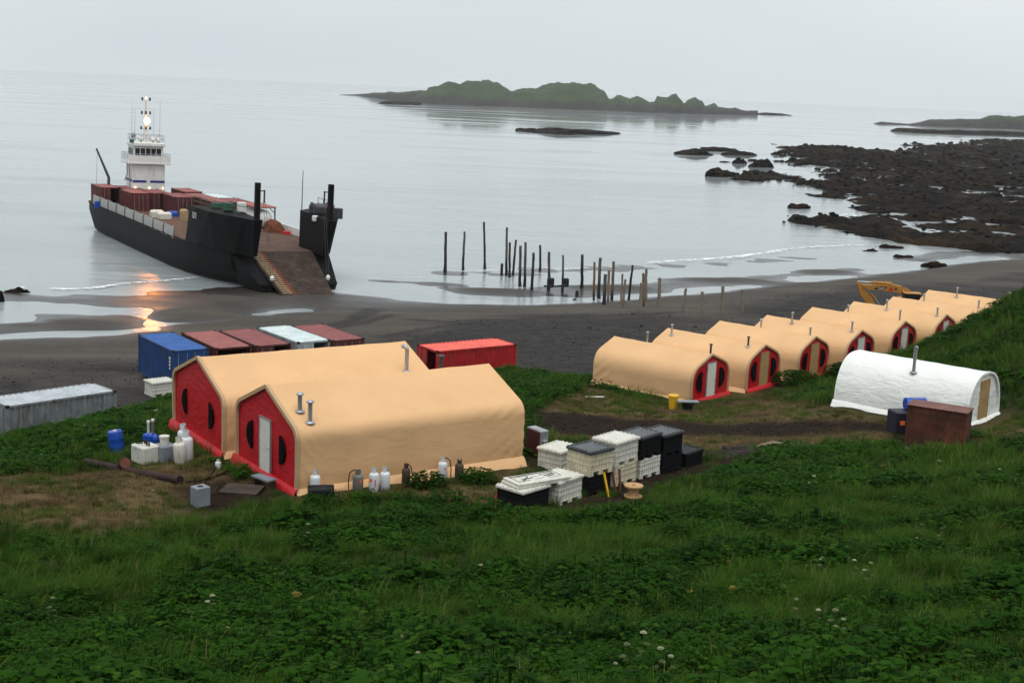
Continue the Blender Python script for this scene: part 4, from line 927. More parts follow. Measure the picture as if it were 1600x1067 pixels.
for s, t, w, l, h, mt, lab in [(-19.2,3.2,.9,.9,1.0,M_WHITEPT,'white drum on deck left of the rust brown heap'),(-33.5,-3.6,1.6,1.2,1.1,M_WHITEPL,'white bulk bag on deck behind the side screens'),(-31.6,-3.2,1.6,1.2,1.0,M_WHITEPL,'second white bulk bag nearer the bow on deck'),(-34.5,-1.4,1.2,1.2,.9,M_BLUEPL,'blue plastic crate on deck beside the bulk bags'),(-29.5,-1.4,.9,.9,1.6,M_TREAD,'tan upright crate on deck behind the near bow wing'),(-47.8,-6.9,1.9,.2,.9,M_BLUEPL,'blue tarpaulin bundle in the stern container\'s opening'),(-15.2,6.3,1.0,.3,.5,M_REDPL,'small red box at the foot of the scrap heap')]:
    m = MB(); m.bbox((-w/2, -l/2, 0), (w/2, l/2, h), min(w, l, h)*.18); o = m.build('deck_cargo', mt); o.location = deck_pt(s, t); o.rotation_euler = (0, 0, SHD); tag(o, lab, 'cargo', 'loose cargo on the landing craft')
# ------------------------------------------------------------------ old pier pilings
def pile_mat(name, dry, wet, tide, od):
    m, nt, b = new_mat(name); ps = wpos(nt); sp = N(nt, 'ShaderNodeSeparateXYZ'); nt.links.new(ps, sp.inputs[0])
    g_ = noise(nt, 2.2, 6, .65, wpos(nt, (3, 3, .4))); c = mixc(nt, mapr(nt, g_, .3, .7), tuple(x*.55 for x in dry), dry)
    c = mixc(nt, mapr(nt, noise(nt, .9, 3, .6, wpos(nt, (1, 1, .5))), .52, .66), c, od)
    k = mapr(nt, mth(nt, 'ADD', sp.outputs['Z'], mth(nt, 'MULTIPLY', g_, .9)), tide-.1, tide+.7, 1, 0)
    nt.links.new(mixc(nt, k, c, wet), b.inputs['Base Color']); b.inputs['Roughness'].default_value = .8; bump(nt, b, g_, .6, .04); return m
PM = {'d': pile_mat('piling_dark', (.045, .04, .038), (.008, .007, .009), 2.6, (.02, .018, .018)), 'g': pile_mat('piling_grey', (.12, .105, .09), (.010, .009, .010), 1.9, (.06, .05, .045)),
      'o': pile_mat('piling_orange', (.19, .135, .085), (.012, .010, .010), 1.2, (.20, .085, .025)), 'p': pile_mat('piling_pale', (.25, .205, .15), (.05, .04, .035), .35, (.14, .11, .085))}
PILES = [(696.7,362.5,695.7,424.8,'d',.20),(725.9,362,723.1,422.5,'g',.17),(756.4,347,757.8,420.6,'d',.16),(784.4,412,783.4,430,'d',.20),(792.2,355.5,791,429,'g',.17),(796.8,379,795.8,433,'d',.17),(806,375,801,431,'d',.16),(813.3,384,812,447.5,'g',.19),(821.2,378.6,820,448.7,'g',.18),(833.6,395,830.7,453.6,'d',.18),(844,383,843,445.6,'d',.17),(858,393.6,857.5,452.4,'g',.19),(880,398.7,878.8,457,'g',.14),(909.8,397.8,908.7,456.6,'d',.20),
 (929,409.6,927.8,469.4,'o',.15),(938,402.9,935,466.3,'g',.20),(945.9,428.7,943.8,476,'g',.21),(951.5,422,950,472,'p',.17),(958.8,408.6,955.7,469.4,'o',.19),(972.7,428,970,474.5,'p',.13),(976.8,436.4,973.4,480.7,'p',.15),(988.4,414.2,982,468.4,'d',.15),(1005,427,1006,478.7,'o',.16),(1009.8,420.4,1009.3,469.4,'p',.18),(1003,442,1000,485.4,'p',.22),(1031,434.3,1029.4,477.6,'p',.20),(1071.8,451,1065,487.5,'p',.16),(1097.5,455.8,1095.8,494.5,'p',.19),(1129.5,447,1128,492,'p',.19),(1160,452.5,1160,489,'p',.19)]
ordn = ['first','second','third','fourth','fifth','sixth','seventh','eighth','ninth','tenth','eleventh','twelfth','thirteenth','fourteenth','fifteenth','sixteenth','seventeenth','eighteenth','nineteenth','twentieth','twenty-first','twenty-second','twenty-third','twenty-fourth','twenty-fifth','twenty-sixth']
KD = {'d': 'dark wet', 'g': 'grey-topped', 'o': 'orange-stained', 'p': 'pale weathered'}
def pile_pt(px, py):
    p = G(px, py)
    return atz(px, py, 0.0) if p[2] < 0.0 else p
for i, (tx, ty, bx, by, k, r) in enumerate(PILES):
    b0 = pile_pt(bx, by); d = ray(tx, ty); tp = np.array([0, 0, CAM_Z]) + d*(b0[1]/d[1]); gz = H(b0[0], b0[1]); low = min(gz, b0[2])-.4
    rs = np.random.default_rng(i+50); ax_ = tp-b0; n = 9; m = MB(); pts = []; rr = []
    for j in range(n):
        t = j/(n-1); q = ax_*t - np.array([0, 0, (1-t)*(b0[2]-low)*1.0]); q[:2] += rs.normal(0, .015, 2)
        pts.append(q); rr.append(r*.87*(1.0-.12*t)*(1+(.35 if (t < .22 and k in 'dg') else 0)*(1-t/.3))*rs.uniform(.94, 1.06))
    m.tube(pts, rr, 9); o = m.build('piling', PM[k]); o.location = b0
    if i < 26: lab = '%s wooden pier piling, %s of the cluster counted from the ship' % (KD[k], ordn[i])
    else: lab = 'pale wooden post on dry sand, %s of the four nearest the tents' % ordn[i-26]
    if i == 3: lab = 'short dark stump of a piling, fourth of the cluster from the ship'
    if i == 2: lab = 'tallest dark wet piling, third of the cluster from the ship'
    tag(o, lab, 'piling', 'old pier pilings')
a_, b_ = pile_pt(853, 449), pile_pt(886, 447); a_ = atz(850, 447, .9); b_ = atz(885, 446, .9)
m = MB(); m.tube([(0, 0, 0), tuple((b_-a_)*.5+np.array([0, 0, -.05])), tuple(b_-a_)], [.10, .09, .12], 7); o = m.build('cross_beam', PM['d']); o.location = a_; tag(o, 'dark broken cross beam joining two pilings just above the wet sand', 'beam')
for (px, py, h, lab) in ((860, 449, 1.0, 'black lump of old timber round a piling under the cross beam'), (883, 448, .9, 'black block of old timber at the far end of the cross beam')):
    p = atz(px, py, .5); m = MB(); m.bbox((-.38, -.3, 0), (.38, .3, h), .1); o = m.build('timber_block', PM['d']); o.location = p; tag(o, lab, 'timber')
for (px, py, h, lab) in ((901, 462, .55, 'small black stump in the runnel beside the pilings'), (897, 470, .25, 'tiny black stone at the runnel edge below the pilings')):
    p = G(px, py); m = MB(); m.tube([(0, 0, -.2), (.03, 0, h*.6), (0, 0, h)], [.18, .2, .12], 7); o = m.build('stump', PM['d']); o.location = p; tag(o, lab, 'stump')

# ------------------------------------------------------------------ excavator behind the shelters
M_CATY = paint('digger_yellow', (.42, .19, .03), .5, .15, .2, (.12, .07, .03))
EY = 116.0
def ex(px, py, dy=0.):
    d = ray(px, py); p = np.array([0, 0, CAM_Z]) + d*(EY/d[1]); return (p[0]-EO[0], dy, p[2]-EO[2])
EO = np.array([0, 0, 0.]); _q = ex(1425, 470); EO = np.array([_q[0], EY, H(_q[0], EY)])
dig = thing('excavator', tuple(EO), 0, 'orange-yellow excavator parked behind the row of tan shelters', 'excavator')
def plate(pts, t, name, mat, parent, dy=0):
    n = len(pts); m = MB(); A = [ex(a, b, dy-t) for a, b in pts]; B = [ex(a, b, dy+t) for a, b in pts]
    m.add(A+B, [tuple(range(n)), tuple(range(2*n-1, n-1, -1))] + [(i, n+i, n+(i+1) % n, (i+1) % n) for i in range(n)]); return m.build(name, mat, parent)
boom = plate([(1346.9,444.2),(1362,445),(1391,443.8),(1407.8,446.6),(1420,452),(1434,466),(1428,470),(1418,459.5),(1409.7,460),(1405,457.8),(1382.5,454),(1353.4,451.7),(1347.8,447.5)], .28, 'boom', M_CATY, dig)
stick = plate([(1337.5,440.5),(1346,442.5),(1351.6,454),(1360,462),(1375,490),(1368,492),(1353.4,473),(1343.5,459.7)], .20, 'stick', M_CATY, dig)
def exc_tube(a, b, r, name, mat, parent, dy=0): m = MB(); m.tube([ex(*a, dy), ex(*b, dy)], r, 8); return m.build(name, mat, parent)
exc_tube((1362,441.3), (1393,443), .13, 'stick_cylinder', M_CATY, boom); exc_tube((1340,439.9), (1362,441.2), .07, 'piston_rod', M_STEEL, boom)
exc_tube((1359,457), (1368,468), .10, 'bucket_cylinder', M_CATY, stick); exc_tube((1368,468), (1379,483), .06, 'piston_rod', M_STEEL, stick)
exc_tube((1409,451), (1412,462), .06, 'hose', M_STEEL, boom, -.32)
fl = plate([(1364,450.6),(1371.5,447.4),(1384.5,447.2),(1380,452.2),(1372,452.2)], .005, 'emblem', M_BLACKPL, boom, -.29)
_c = ex(1375.5, 452.0, -.31); text('CAT', .30, M_WHITEPT, boom, frame(_c, (ex(1391, 444)[0]-ex(1362, 445)[0], 0, ex(1382,451)[2]-ex(1366,451)[2]), (0, 0, 1)))
plate([(1388.5,448.5),(1393.5,448.5),(1393.5,454),(1388.5,453.6)], .005, 'red_patch', M_REDPL, boom, -.29)
plate([(1397,449.5),(1400,449.5),(1400,452.5),(1397,452.3)], .005, 'black_patch', M_BLACKPL, boom, -.29)
_h = ex(1428, 463); X0 = _h[0]
m = MB(); m.bbox((X0-1.2, -1.3, 1.2), (X0+2.6, 1.3, 2.15), .1); hs_ = m.build('house', M_CATY, dig)
m = MB(); m.bbox((X0-1.15, -1.28, 2.15), (X0+.25, -.25, ex(1428, 455.5)[2]-.08), .12); cb = m.build('cab', M_BLACKPL, dig)
m = MB(); m.bbox((X0-1.2, -1.32, ex(1428, 455.5)[2]-.09), (X0+.32, -.2, ex(1428, 455.5)[2]+.02), .04); m.build('cab_roof', M_CATY, cb)
m = MB(); m.box((X0-1.0, -1.30, 2.5), (X0+.1, -1.284, ex(1428, 457)[2]-.1)); m.build('window', M_GLASS, cb)
for s in (-1, 1):
    m = MB(); R_ = []; 
    for t in np.linspace(0, 2*PI, 25)[:-1]:
        cx = 1.5 if math.cos(t) > 0 else -1.5; R_.append([(X0+.6+cx+.45*math.cos(t), s*1.05-.3, .46+.45*math.sin(t)), (X0+.6+cx+.45*math.cos(t), s*1.05+.3, .46+.45*math.sin(t))])
    R_.append(R_[0]); m.grid(R_); m.add([r_[0] for r_ in R_[:-1]], [tuple(range(len(R_)-1))]); m.add([r_[1] for r_ in R_[:-1]], [tuple(range(len(R_)-2, -1, -1))]); m.build('track', M_STEELD, dig)
_s = ex(1372, 489); m = MB(); m.add([(_s[0]-.3, -.6, _s[2]+.2), (_s[0]+.6, -.6, _s[2]-.1), (_s[0]+.7, -.6, .05), (_s[0]-.3, -.6, -.0), (_s[0]-.3, .6, _s[2]+.2), (_s[0]+.6, .6, _s[2]-.1), (_s[0]+.7, .6, .05), (_s[0]-.3, .6, 0)], [(0, 1, 2, 3), (7, 6, 5, 4), (0, 4, 5, 1), (1, 5, 6, 2), (2, 6, 7, 3), (3, 7, 4, 0)]); m.build('bucket', M_STEELD, dig)

# ------------------------------------------------------------------ crates
def make_crate(p, th, body, lid, label, Lx=1.45, Ly=1.18, Hh=.82, group='bulk crates stacked beside the yard', cat='crate', jitter=0, lidname='lid'):
    root = thing('bulk_crate', tuple(p), th+jitter, label, cat, group); m = MB()
    m.box((.03, .03, .14), (Lx-.03, Ly-.03, Hh))
    nx_ = 9
    for i in range(nx_+1):
        x = .02+(Lx-.08)*i/nx_
        for y in (.017, Ly-.031): m.box((x, y, .14), (x+.03, y+.014, Hh))
    for i in range(8):
        y = .03+(Ly-.09)*i/7
        for x in (.017, Lx-.031): m.box((x, y, .14), (x+.014, y+.03, Hh))
    m.build('body', body, root)
    for z in (.16, .40, .60, Hh-.07):
        m = MB(); m.box((.012, .012, z), (Lx-.012, Ly-.012, z+.035)); m.build('rib', body, root)
    for x in (.0, Lx/2-.12, Lx-.24):
        m = MB(); m.box((x, .01, 0), (x+.24, Ly-.01, .139)); m.build('foot', body, root)
    if lid is not None:
        m = MB(); m.bbox((-.04, -.04, Hh+.002), (Lx+.04, Ly+.04, Hh+.11), .02); l = m.build(lidname, lid, root)
        m = MB()
        for i in range(7):
            for y in (-.02, Ly-.08): m.box((.02+(Lx-.16)*i/6, y, Hh+.11), (.12+(Lx-.16)*i/6, y+.10, Hh+.135))
        for i in range(1, 5):
            for x in (-.02, Lx-.08): m.box((x, .02+(Ly-.14)*i/5, Hh+.11), (x+.10, .12+(Ly-.14)*i/5, Hh+.135))
        m.build('stacking_lug', lid, l)
    return root
TC = .88
def cr(x, y, zoff=0., **k): 
    cx, cy = x+math.cos(TC)*.7-math.sin(TC)*.6, y+math.sin(TC)*.7+math.cos(TC)*.6
    return (x, y, min(H(cx, cy), H(x, y)+.1)+zoff-.02)
M_LIDG = paint('grey_black_lid', (.05, .055, .06), .35, .25, .2, (.02, .02, .02))
M_YEL2 = paint('yellowed_plastic', (.62, .57, .42), .5, .1, .35, (.34, .28, .17), sc=2.5, streak=True)
pa = cr(.62, 45.5); make_crate(pa, TC-.02, M_BLACKPL, M_WHITEPL, 'black crate with plain white lid under the two long printed lids', 1.5, 1.25, .78)
pb = cr(1.95, 46.75); make_crate(pb, TC+.04, M_WHITEPL, M_WHITEPL, 'clean white crate between the two nearest black crates', 1.5, 1.15, .84)
pc = cr(3.1, 48.1); make_crate(pc, TC, M_BLACKPL, None, 'black crate carrying a yellowed crate with black lid'); make_crate((pc[0], pc[1], pc[2]+.825), TC-.1, M_YEL2, M_LIDG, 'yellowed crate with shiny black lid on top of a black crate', 1.3, 1.2, .84)
pd = cr(2.15, 51.5); make_crate(pd, TC+.06, M_WHITEPL, M_WHITEPL, 'dull white crate with printed lid standing alone near the big shelter', 1.4, 1.15, .84)
pe = cr(4.2, 49.75); make_crate(pe, TC, M_YEL2, None, 'yellowed lower crate with the wooden reel before it'); make_crate((pe[0], pe[1], pe[2]+.825), TC, M_WHITEPL, M_WHITEPL, 'bright white lidded crate on top of a yellowed one', 1.5, 1.15, .86)
pf = cr(5.3, 51.2); make_crate(pf, TC, M_WHITEPL, None, 'lower cream crate with a black crate on top'); make_crate((pf[0], pf[1], pf[2]+.825), TC, M_BLACKPL, M_LIDG, 'black crate with grey lid on top of the lower cream crate', 1.4, 1.15, .82)
pg = cr(6.35, 52.55); make_crate(pg, TC, M_BLACKPL, None, 'lower black crate, last but one in the line'); make_crate((pg[0], pg[1], pg[2]+.825), TC-.05, M_BLACKPL, M_LIDG, 'black crate with grey lid, highest at the far end of the stack', 1.3, 1.2, .82)
ph = cr(7.5, 54.0); make_crate(ph, TC, M_BLACKPL, M_BLACKPL, 'single black crate at the far end of the line', 1.3, 1.15, .62)
# two long lids lying across the first two crates
for k in range(2):
    root = thing('long_lid', (pa[0]-.22+.05*k, pa[1]+.22+.02*k, pa[2]+.905+.095*k), TC-.27, ['lower white lid slab lying across two crates', 'upper white lid slab with black printed pattern'][k], 'lid', 'loose lids on the crates')
    m = MB(); m.bbox((0, 0, 0), (2.35, 1.0, .09), .02); sl = m.build('slab', M_WHITEPL, root)
    if k:
        m = MB(); rs = random.Random(4)
        def bar(x0, y0, x1, y1, w):
            d = Vector((x1-x0, y1-y0, 0)); L_ = d.length; M_ = Matrix.Translation((x0, y0, .0925)) @ Matrix.Rotation(math.atan2(d.y, d.x), 4, 'Z'); m.box((0, -w/2, -.001), (L_, w/2, .002), M=M_)
        for q in ((.15,.87,2.15,.90,.09),(.20,.14,.20,.80,.04),(.3,.74,.95,.76,.04),(.35,.20,.85,.66,.05),(.45,.46,.95,.48,.08),(.30,.30,.70,.26,.05),(.95,.30,1.35,.30,.02),(.95,.58,1.45,.60,.02),(1.40,.72,2.0,.75,.05),(1.45,.50,2.0,.66,.07),(1.55,.40,1.95,.50,.08),(2.08,.25,2.1,.78,.04),(1.5,.22,2.0,.26,.03)): bar(*q)
        m.build('printed_pattern', M_BLACKPL, sl)
for (p, k, lab) in ((G(776, 789), M_REDPL, 'small red can at the corner of the nearest black crate'), (G(886, 725), M_REDPL, 'small red tube between the lone white crate and the stack')):
    m = MB(); m.lathe([(.07, 0), (.075, .02), (.075, .34), (.04, .37), (.04, .42)], 10); o = m.build('red_can', k); o.location = p; tag(o, lab, 'can')
# cable reel
pr = G(989, 776); reel = thing('cable_reel', tuple(pr), .3, 'empty wooden cable reel on end in front of the crates', 'reel')
M_PLY = paint('plywood', (.50, .30, .14), .7, .15, .15, bmp=.2)
m = MB(); m.lathe([(.34, 0), (.34, .05)], 20); m.build('flange', M_PLY, reel); m = MB(); m.lathe([(.20, .05), (.19, .22), (.20, .40)], 16); m.build('drum', M_PLY, reel); m = MB(); m.lathe([(.36, .40), (.36, .45)], 20); m.build('flange', M_PLY, reel); m = MB(); m.lathe([(.05, .451), (.05, .454)], 10); m.build('hub_hole', M_BLACKPL, reel)
for i, (px, py, h, tlt, mt, lab) in enumerate([(951, 776, .95, -.12, M_YELLOW, 'yellow wooden stake leaning on the black crate'), (962, 768, .85, -.10, M_RUST, 'brown stake leaning beside the yellow one'), (969, 766, .8, .08, M_RUST, 'brown stake nearest the wooden reel')]):
    p = G(px, py); m = MB(); m.box((-.035, -.03, 0), (.035, .03, h)); o = m.build('stake', mt); o.location = p; o.rotation_euler = (-.25, tlt, .6); tag(o, lab, 'stake')
# cabinet against the end of the near shelter
p = np.array([1.35, 53.6, H(1.35, 53.6)]); cab = thing('metal_cabinet', tuple(p), TC-.25, 'grey and maroon metal cabinet at the end of the nearest shelter', 'cabinet')
m = MB(); m.bbox((0, 0, .06), (.42, .95, 1.18), .02); m.build('cabinet_body', M_STEEL, cab); m = MB(); m.bbox((-.045, .03, .1), (-.002, .92, 1.12), .01); m.build('side_sheet', paint('maroon', (.08, .015, .02), .6), cab); m = MB(); m.bbox((.1, -.10, .35), (.32, -.005, .8), .02); m.build('junction_box', M_STEEL, cab)
m = MB(); m.box((.02, .05, 0), (.40, .9, .06)); m.build('base', M_STEELD, cab)
M_PEAT = paint('turned_soil', (.018, .010, .007), .95, .4, .3, bmp=.6)
for i, (px, py, w, h, lab) in enumerate([(1165,708,1.3,.28,'heap of turned brown soil in the grass beyond the crates'),(1130,714,.9,.2,'small clod heap of soil beside the larger one'),(757,812,.45,.14,'dark bare soil lump in the grass below the nearest crate'),(533,808,.35,.12,'small dark soil lump in the grass below the shelter')]):
    p = G(px, py); V = None; bm = bmesh.new(); bmesh.ops.create_icosphere(bm, subdivisions=3, radius=1); V = np.array([v.co[:] for v in bm.verts]); kk = 1+.9*(fbm(V[:, 0]*2.5+i*3+V[:, 2], V[:, 1]*2.5+V[:, 2], 4, i)-.5)
    V = V*kk[:, None]*np.array([w, w*.6, h]); m = MB(); m.add(V.tolist(), [[v.index for v in f.verts] for f in bm.faces]); bm.free(); o = m.build('soil_heap', M_PEAT); o.location = p; tag(o, lab, 'soil heap')
p = G(1195, 706); m = MB(); m.tube([(-.7, -.1, .1), (-.2, .0, .3), (.4, .05, .42), (.75, .0, .40)], [.05, .09, .11, .08], 8); o = m.build('driftwood_log', M_WOOD); o.location = p; tag(o, 'grey driftwood log lying on the turned soil', 'log')

# ------------------------------------------------------------------ gas cylinders and camp gear
def gas_cyl(px, py, h, r, mat, label, hose=False, sticker=False, red=False, tilt=0., valve=None, pt=None):
    p = G(px, py) if pt is None else pt; root = thing('gas_cylinder', tuple(p), rng.uniform(-.3, .3)-.3, label, 'gas cylinder', 'gas cylinders'); root.rotation_euler[1] = tilt
    hb_ = h*.80; m = MB(); m.lathe([(r*.85, 0), (r*.9, .05), (r, .09), (r, hb_*.84), (r*.93, hb_*.92), (r*.7, hb_*.975), (r*.35, hb_)], 18); bd = m.build('cylinder_body', mat, root)
    m = MB(); R_ = []
    for t in np.linspace(.5, 2*PI-.5, 16): R_.append([(r*.52*math.cos(t), r*.52*math.sin(t), hb_-.03), (r*.52*math.cos(t), r*.52*math.sin(t), h)])
    R3 = [[(x*.93, y*.93, z) for x, y, z in q] for q in R_[::-1]]; m.grid(R_); m.grid(R3); m.build('collar', mat, root)
    m = MB(); m.lathe([(.035, hb_-.01), (.035, h-.06), (.05, h-.05), (.05, h-.02)], 8); m.build('valve', valve or M_STEELD, root)
    if sticker:
        m = MB(); R_ = [[((r+.004)*math.cos(t), (r+.004)*math.sin(t), z) for z in (hb_*.55, hb_*.72)] for t in np.linspace(-2.35 if red else -1.1, -1.7 if red else -.75, 6)]; m.grid(R_); m.build('orange_sticker', M_ORANGE, root)
    if red:
        for q in range(6):
            m = MB(); z = hb_*(.30+.065*q); R_ = [[((r+.004)*math.cos(t), (r+.004)*math.sin(t), zz_) for zz_ in (z, z+hb_*.045)] for t in np.linspace(-1.22, -.98, 4)]; m.grid(R_); m.build('red_letter', M_REDPL, root)
    if hose:
        s = -1 if hose == 'l' else 1
        m = MB(); m.tube([(0, 0, h-.05), (s*r*.8, -.03, h), (s*r*1.5, -.05, h-.1), (s*r*1.75, -.02, h*.5), (s*r*1.7, 0, .03)], .022, 6); m.build('hose', M_RUSTD, root)
    return root
M_CYLW = paint('cylinder_white', (.66, .69, .72), .4, .06, .08, (.4, .3, .2)); M_CYLG = paint('cylinder_grey', (.16, .16, .15), .6, .2, .2); M_CYLB = paint('cylinder_brown', (.07, .045, .03), .75, .3, .3)
gas_cyl(492,772,.92,.19,M_CYLW,'white gas cylinder half hidden behind the black lying drum')
gas_cyl(559,767,.80,.20,M_CYLG,'grey gas cylinder with hose and orange sticker','l',True)
gas_cyl(584,767,.90,.19,M_CYLW,'white gas cylinder with red lettering and round orange sticker',False,True,True)
gas_cyl(601,765,.88,.19,M_CYLW,'plain white gas cylinder beside the red lettered one')
gas_cyl(634,757,.82,.16,M_CYLB,'brown gas cylinder with black hood and hose','r')
gas_cyl(691,748,.86,.19,M_CYLW,'white gas cylinder with orange sticker behind a leafy bush','r',True)
gas_cyl(717,750,.84,.17,M_CYLB,'brown gas cylinder with white top valve at the end', valve=M_WHITEPT)
gas_cyl(282,723,1.05,.24,M_WHITEPL,'cream gas cylinder in front of two white ones beside red gable',tilt=-.07)
gas_cyl(292,719,1.20,.26,M_CYLW,'tall white gas cylinder behind the cream one beside red gable',tilt=-.03)
gas_cyl(286,708,1.25,.22,M_CYLW,'white gas cylinder hindmost of three beside red gable')
gas_cyl(341,733,.40,.12,M_CYLW,'small white canister between the two big shelters')
def drum(p, rz, lying, mat, label, r=.29, h=.88, name='drum'):
    root = thing(name, tuple(p), rz, label, 'drum'); m = MB(); m.lathe([(r*.95, 0), (r, .02), (r, h*.30), (r*1.03, h*.33), (r, h*.36), (r, h*.63), (r*1.03, h*.66), (r, h*.69), (r, h*.97), (r*.95, h)], 22)
    M_ = Matrix.Translation((0, 0, r)) @ Matrix.Rotation(PI/2, 4, 'Y') if lying else Matrix.Identity(4)
    o = m.build('shell', mat, root); o.matrix_local = M_
    m = MB(); m.lathe([(r*.9, h-.015), (r*.9, h+.004)], 20); m.lathe([(.05, h), (.05, h+.03)], 10, c=(r*.5, 0, 0)); o = m.build('drum_lid', mat, root); o.matrix_local = M_
    return root, M_
b1, _ = drum(G(184, 707), .4, False, M_BLUEPL, 'upright blue plastic drum in the grass left of the tanks', .29, .92); b1.rotation_euler = (0, -.12, .4)
m = MB(); m.lathe([(.09, .92), (.09, .945)], 10); m.build('orange_cap', M_YEL2, b1)
drum(G(481, 779), .22, True, M_BLACKPL, 'black plastic drum lying against the nearest shelter', .25, .92)
# water tanks
M_TANKW = paint('tank_cream', (.60, .60, .54), .5, .1, .3, (.3, .27, .2)); M_LTGREY = paint('light_grey_metal', (.20, .225, .26), .45, .12, .25, (.2, .18, .15))
p = G(226, 722); t1 = thing('water_tank', tuple(p), -.75, 'cream square water tank with black hose fittings on top', 'tank'); m = MB(); m.bbox((-.45, -.35, 0), (.45, .42, .72), .05); m.build('tank_body', M_TANKW, t1)
m = MB(); m.tube([(-.5, -.2, .55), (-.3, -.15, .76), (0, -.1, .80), (.05, -.05, .95), (.1, 0, .78)], .03, 6); m.tube([(.18, 0, .72), (.18, 0, .92), (.3, .02, .92), (.3, .02, .72)], .035, 6); m.build('hose_fitting', M_BLACKPL, t1); m = MB(); m.lathe([(.08, .72), (.08, .80)], 10, c=(-.15, .15, 0)); m.build('filler_cap', M_BLACKPL, t1)
p = G(257, 719); t2 = thing('grey_tank', tuple(p), -.75, 'light grey metal tank under the white bucket', 'tank'); m = MB(); m.bbox((-.36, -.33, 0), (.36, .36, .66), .03); m.build('tank_body', M_LTGREY, t2)
bu = thing('bucket', (p[0], p[1], p[2]+.662), 0, 'white bucket with lid standing on the grey tank', 'bucket'); m = MB(); m.lathe([(.16, 0), (.19, .30)], 18); m.build('bucket_body', M_WHITEPL, bu); m = MB(); m.lathe([(.205, .30), (.205, .35)], 18); m.build('lid', M_WHITEPL, bu)
p = G(236, 708); pu = thing('water_pump', tuple(p), -.4, 'blue pump with two white capped pipes behind the tanks', 'pump'); m = MB(); m.bbox((-.3, -.2, .45), (.15, .2, .82), .06); m.lathe([(.05, -.2), (.14, -.15), (.14, .15), (.05, .2)], 10, c=(.22, 0, .62)); m.build('pump_body', M_BLUEPL, pu)
m = MB(); m.box((-.3, -.2, 0), (.3, .2, .45)); m.build('stand', M_STEELD, pu)
for k, (x, h) in enumerate(((-.2, 1.25), (.02, 1.35))):
    m = MB(); m.tube([(x, .1, .6), (x, .1, h)], .055, 8); pp = m.build('pipe', M_CYLG if k else M_TANKW, pu); m = MB(); m.lathe([(.07, h-.02), (.07, h+.07)], 10, c=(x, .1, 0)); m.build('pipe_cap', M_WHITEPT, pp)
p = G(313, 789); gb = thing('metal_box', tuple(p), .75, 'small grey metal box with a round hole standing on bare mud', 'box'); m = MB(); m.bbox((-.26, -.24, 0), (.26, .24, .68), .015); m.build('box_body', M_LTGREY, gb); m = MB(); m.lathe([(.11, .681), (.11, .688)], 14); m.build('hole_rim', M_BLACKPL, gb)
a_, b_ = G(134, 727), G(281, 756); pipe = thing('rusty_pipe', tuple(a_), 0, 'long rusty iron pipe lying across the trampled grass', 'pipe'); d_ = Vector(b_-a_); m = MB(); m.tube([(0, 0, .15), tuple(d_*.5+Vector((0, 0, .13))), tuple(d_+Vector((0, 0, .15)))], .145, 14, caps=False); m.tube([tuple(d_*.985+Vector((0, 0, .15))), tuple(d_+Vector((0, 0, .15)))], .175, 14); m.build('pipe_body', M_RUSTD, pipe)
m = MB(); m.tube([tuple(d_*1.0+Vector((0, 0, .15))), tuple(d_*1.003+Vector((0, 0, .15)))], .11, 12); m.build('bore', M_BLACKPL, pipe)
p = G(195, 733); st_ = thing('pipe_stump', tuple(p), 0, 'short rusty pipe end sticking up behind the long pipe', 'pipe'); m = MB(); m.tube([(-.25, .35, -.1), (.05, -.1, .28)], .24, 14); m.build('pipe_body', M_RUSTD, st_); m = MB(); m.tube([(.05, -.1, .28), (.053, -.105, .284)], .2, 14); m.build('rusty_bore', M_RUST, st_)
p = G(380, 770); pal = thing('wooden_pallet', tuple(p), -.1, 'weathered wooden platform on the mud before the door', 'pallet')
for i in range(6): m = MB(); m.box((-.75, -.55+i*.19, .12), (.65, -.38+i*.19, .16)); m.build('plank', M_WOODD, pal)
for y in (-.5, 0, .5): m = MB(); m.box((-.7, y-.04, -.02), (.6, y+.04, .118)); m.build('bearer', M_WOODD, pal)
p = G(412, 762); stp = thing('door_step', tuple(p), -.72, 'grey plank door step below the white door', 'step'); m = MB(); m.box((-.5, -.2, .36), (.5, .22, .42)); m.build('tread', M_LTGREY, stp)
for x in (-.4, .4): m = MB(); m.box((x-.06, -.15, -.1), (x+.06, .2, .358)); m.build('support', M_WOODD, stp)
def cable(pts, r, label, name='cable', z=.04):
    P_ = [G(a, b)+np.array([0, 0, z]) for a, b in pts]; m = MB(); m.tube([tuple(q) for q in P_], r, 5); o = m.build(name, M_BLACKPL); tag(o, label, 'cable'); return o
cable([(345,722),(335,735),(322,752),(312,768)], .03, 'black cable running from the shelters to the metal box'); cable([(355,738),(335,746),(310,753),(282,755)], .03, 'black hose lying from the shelters to the iron pipe'); cable([(-5,735),(40,728),(90,722),(140,716)], .04, 'black hose crossing the grass behind the iron pipe')
# before the first small shelter
p = G(1051, 640); yb = thing('yellow_bin', tuple(p), .2, 'yellow plastic bin beside the first small shelter', 'bin'); m = MB(); m.lathe([(.21, 0), (.27, .78)], 18); m.build('bin_body', M_YELLOW, yb); m = MB(); m.lathe([(.30, .76), (.30, .84), (.27, .85)], 18); m.build('rim', M_YELLOW, yb)
p = G(1074, 642); bt = thing('black_tub', tuple(p), .1, 'black tub with a board across beside the yellow bin', 'tub'); m = MB(); m.lathe([(.25, 0), (.33, .46), (.35, .50)], 16); m.build('tub_body', M_BLACKPL, bt); m = MB(); m.bbox((-.6, -.2, .502), (.6, .25, .56), .01); m.build('board', M_LTGREY, bt)
p = G(930, 622); m = MB(); m.tube([(-.55, 0, .06), (.5, .1, .08)], .045, 8); o = m.build('white_pole', M_WHITEPT); o.location = p; tag(o, 'white pole lying under the back corner of the first small shelter', 'pole')
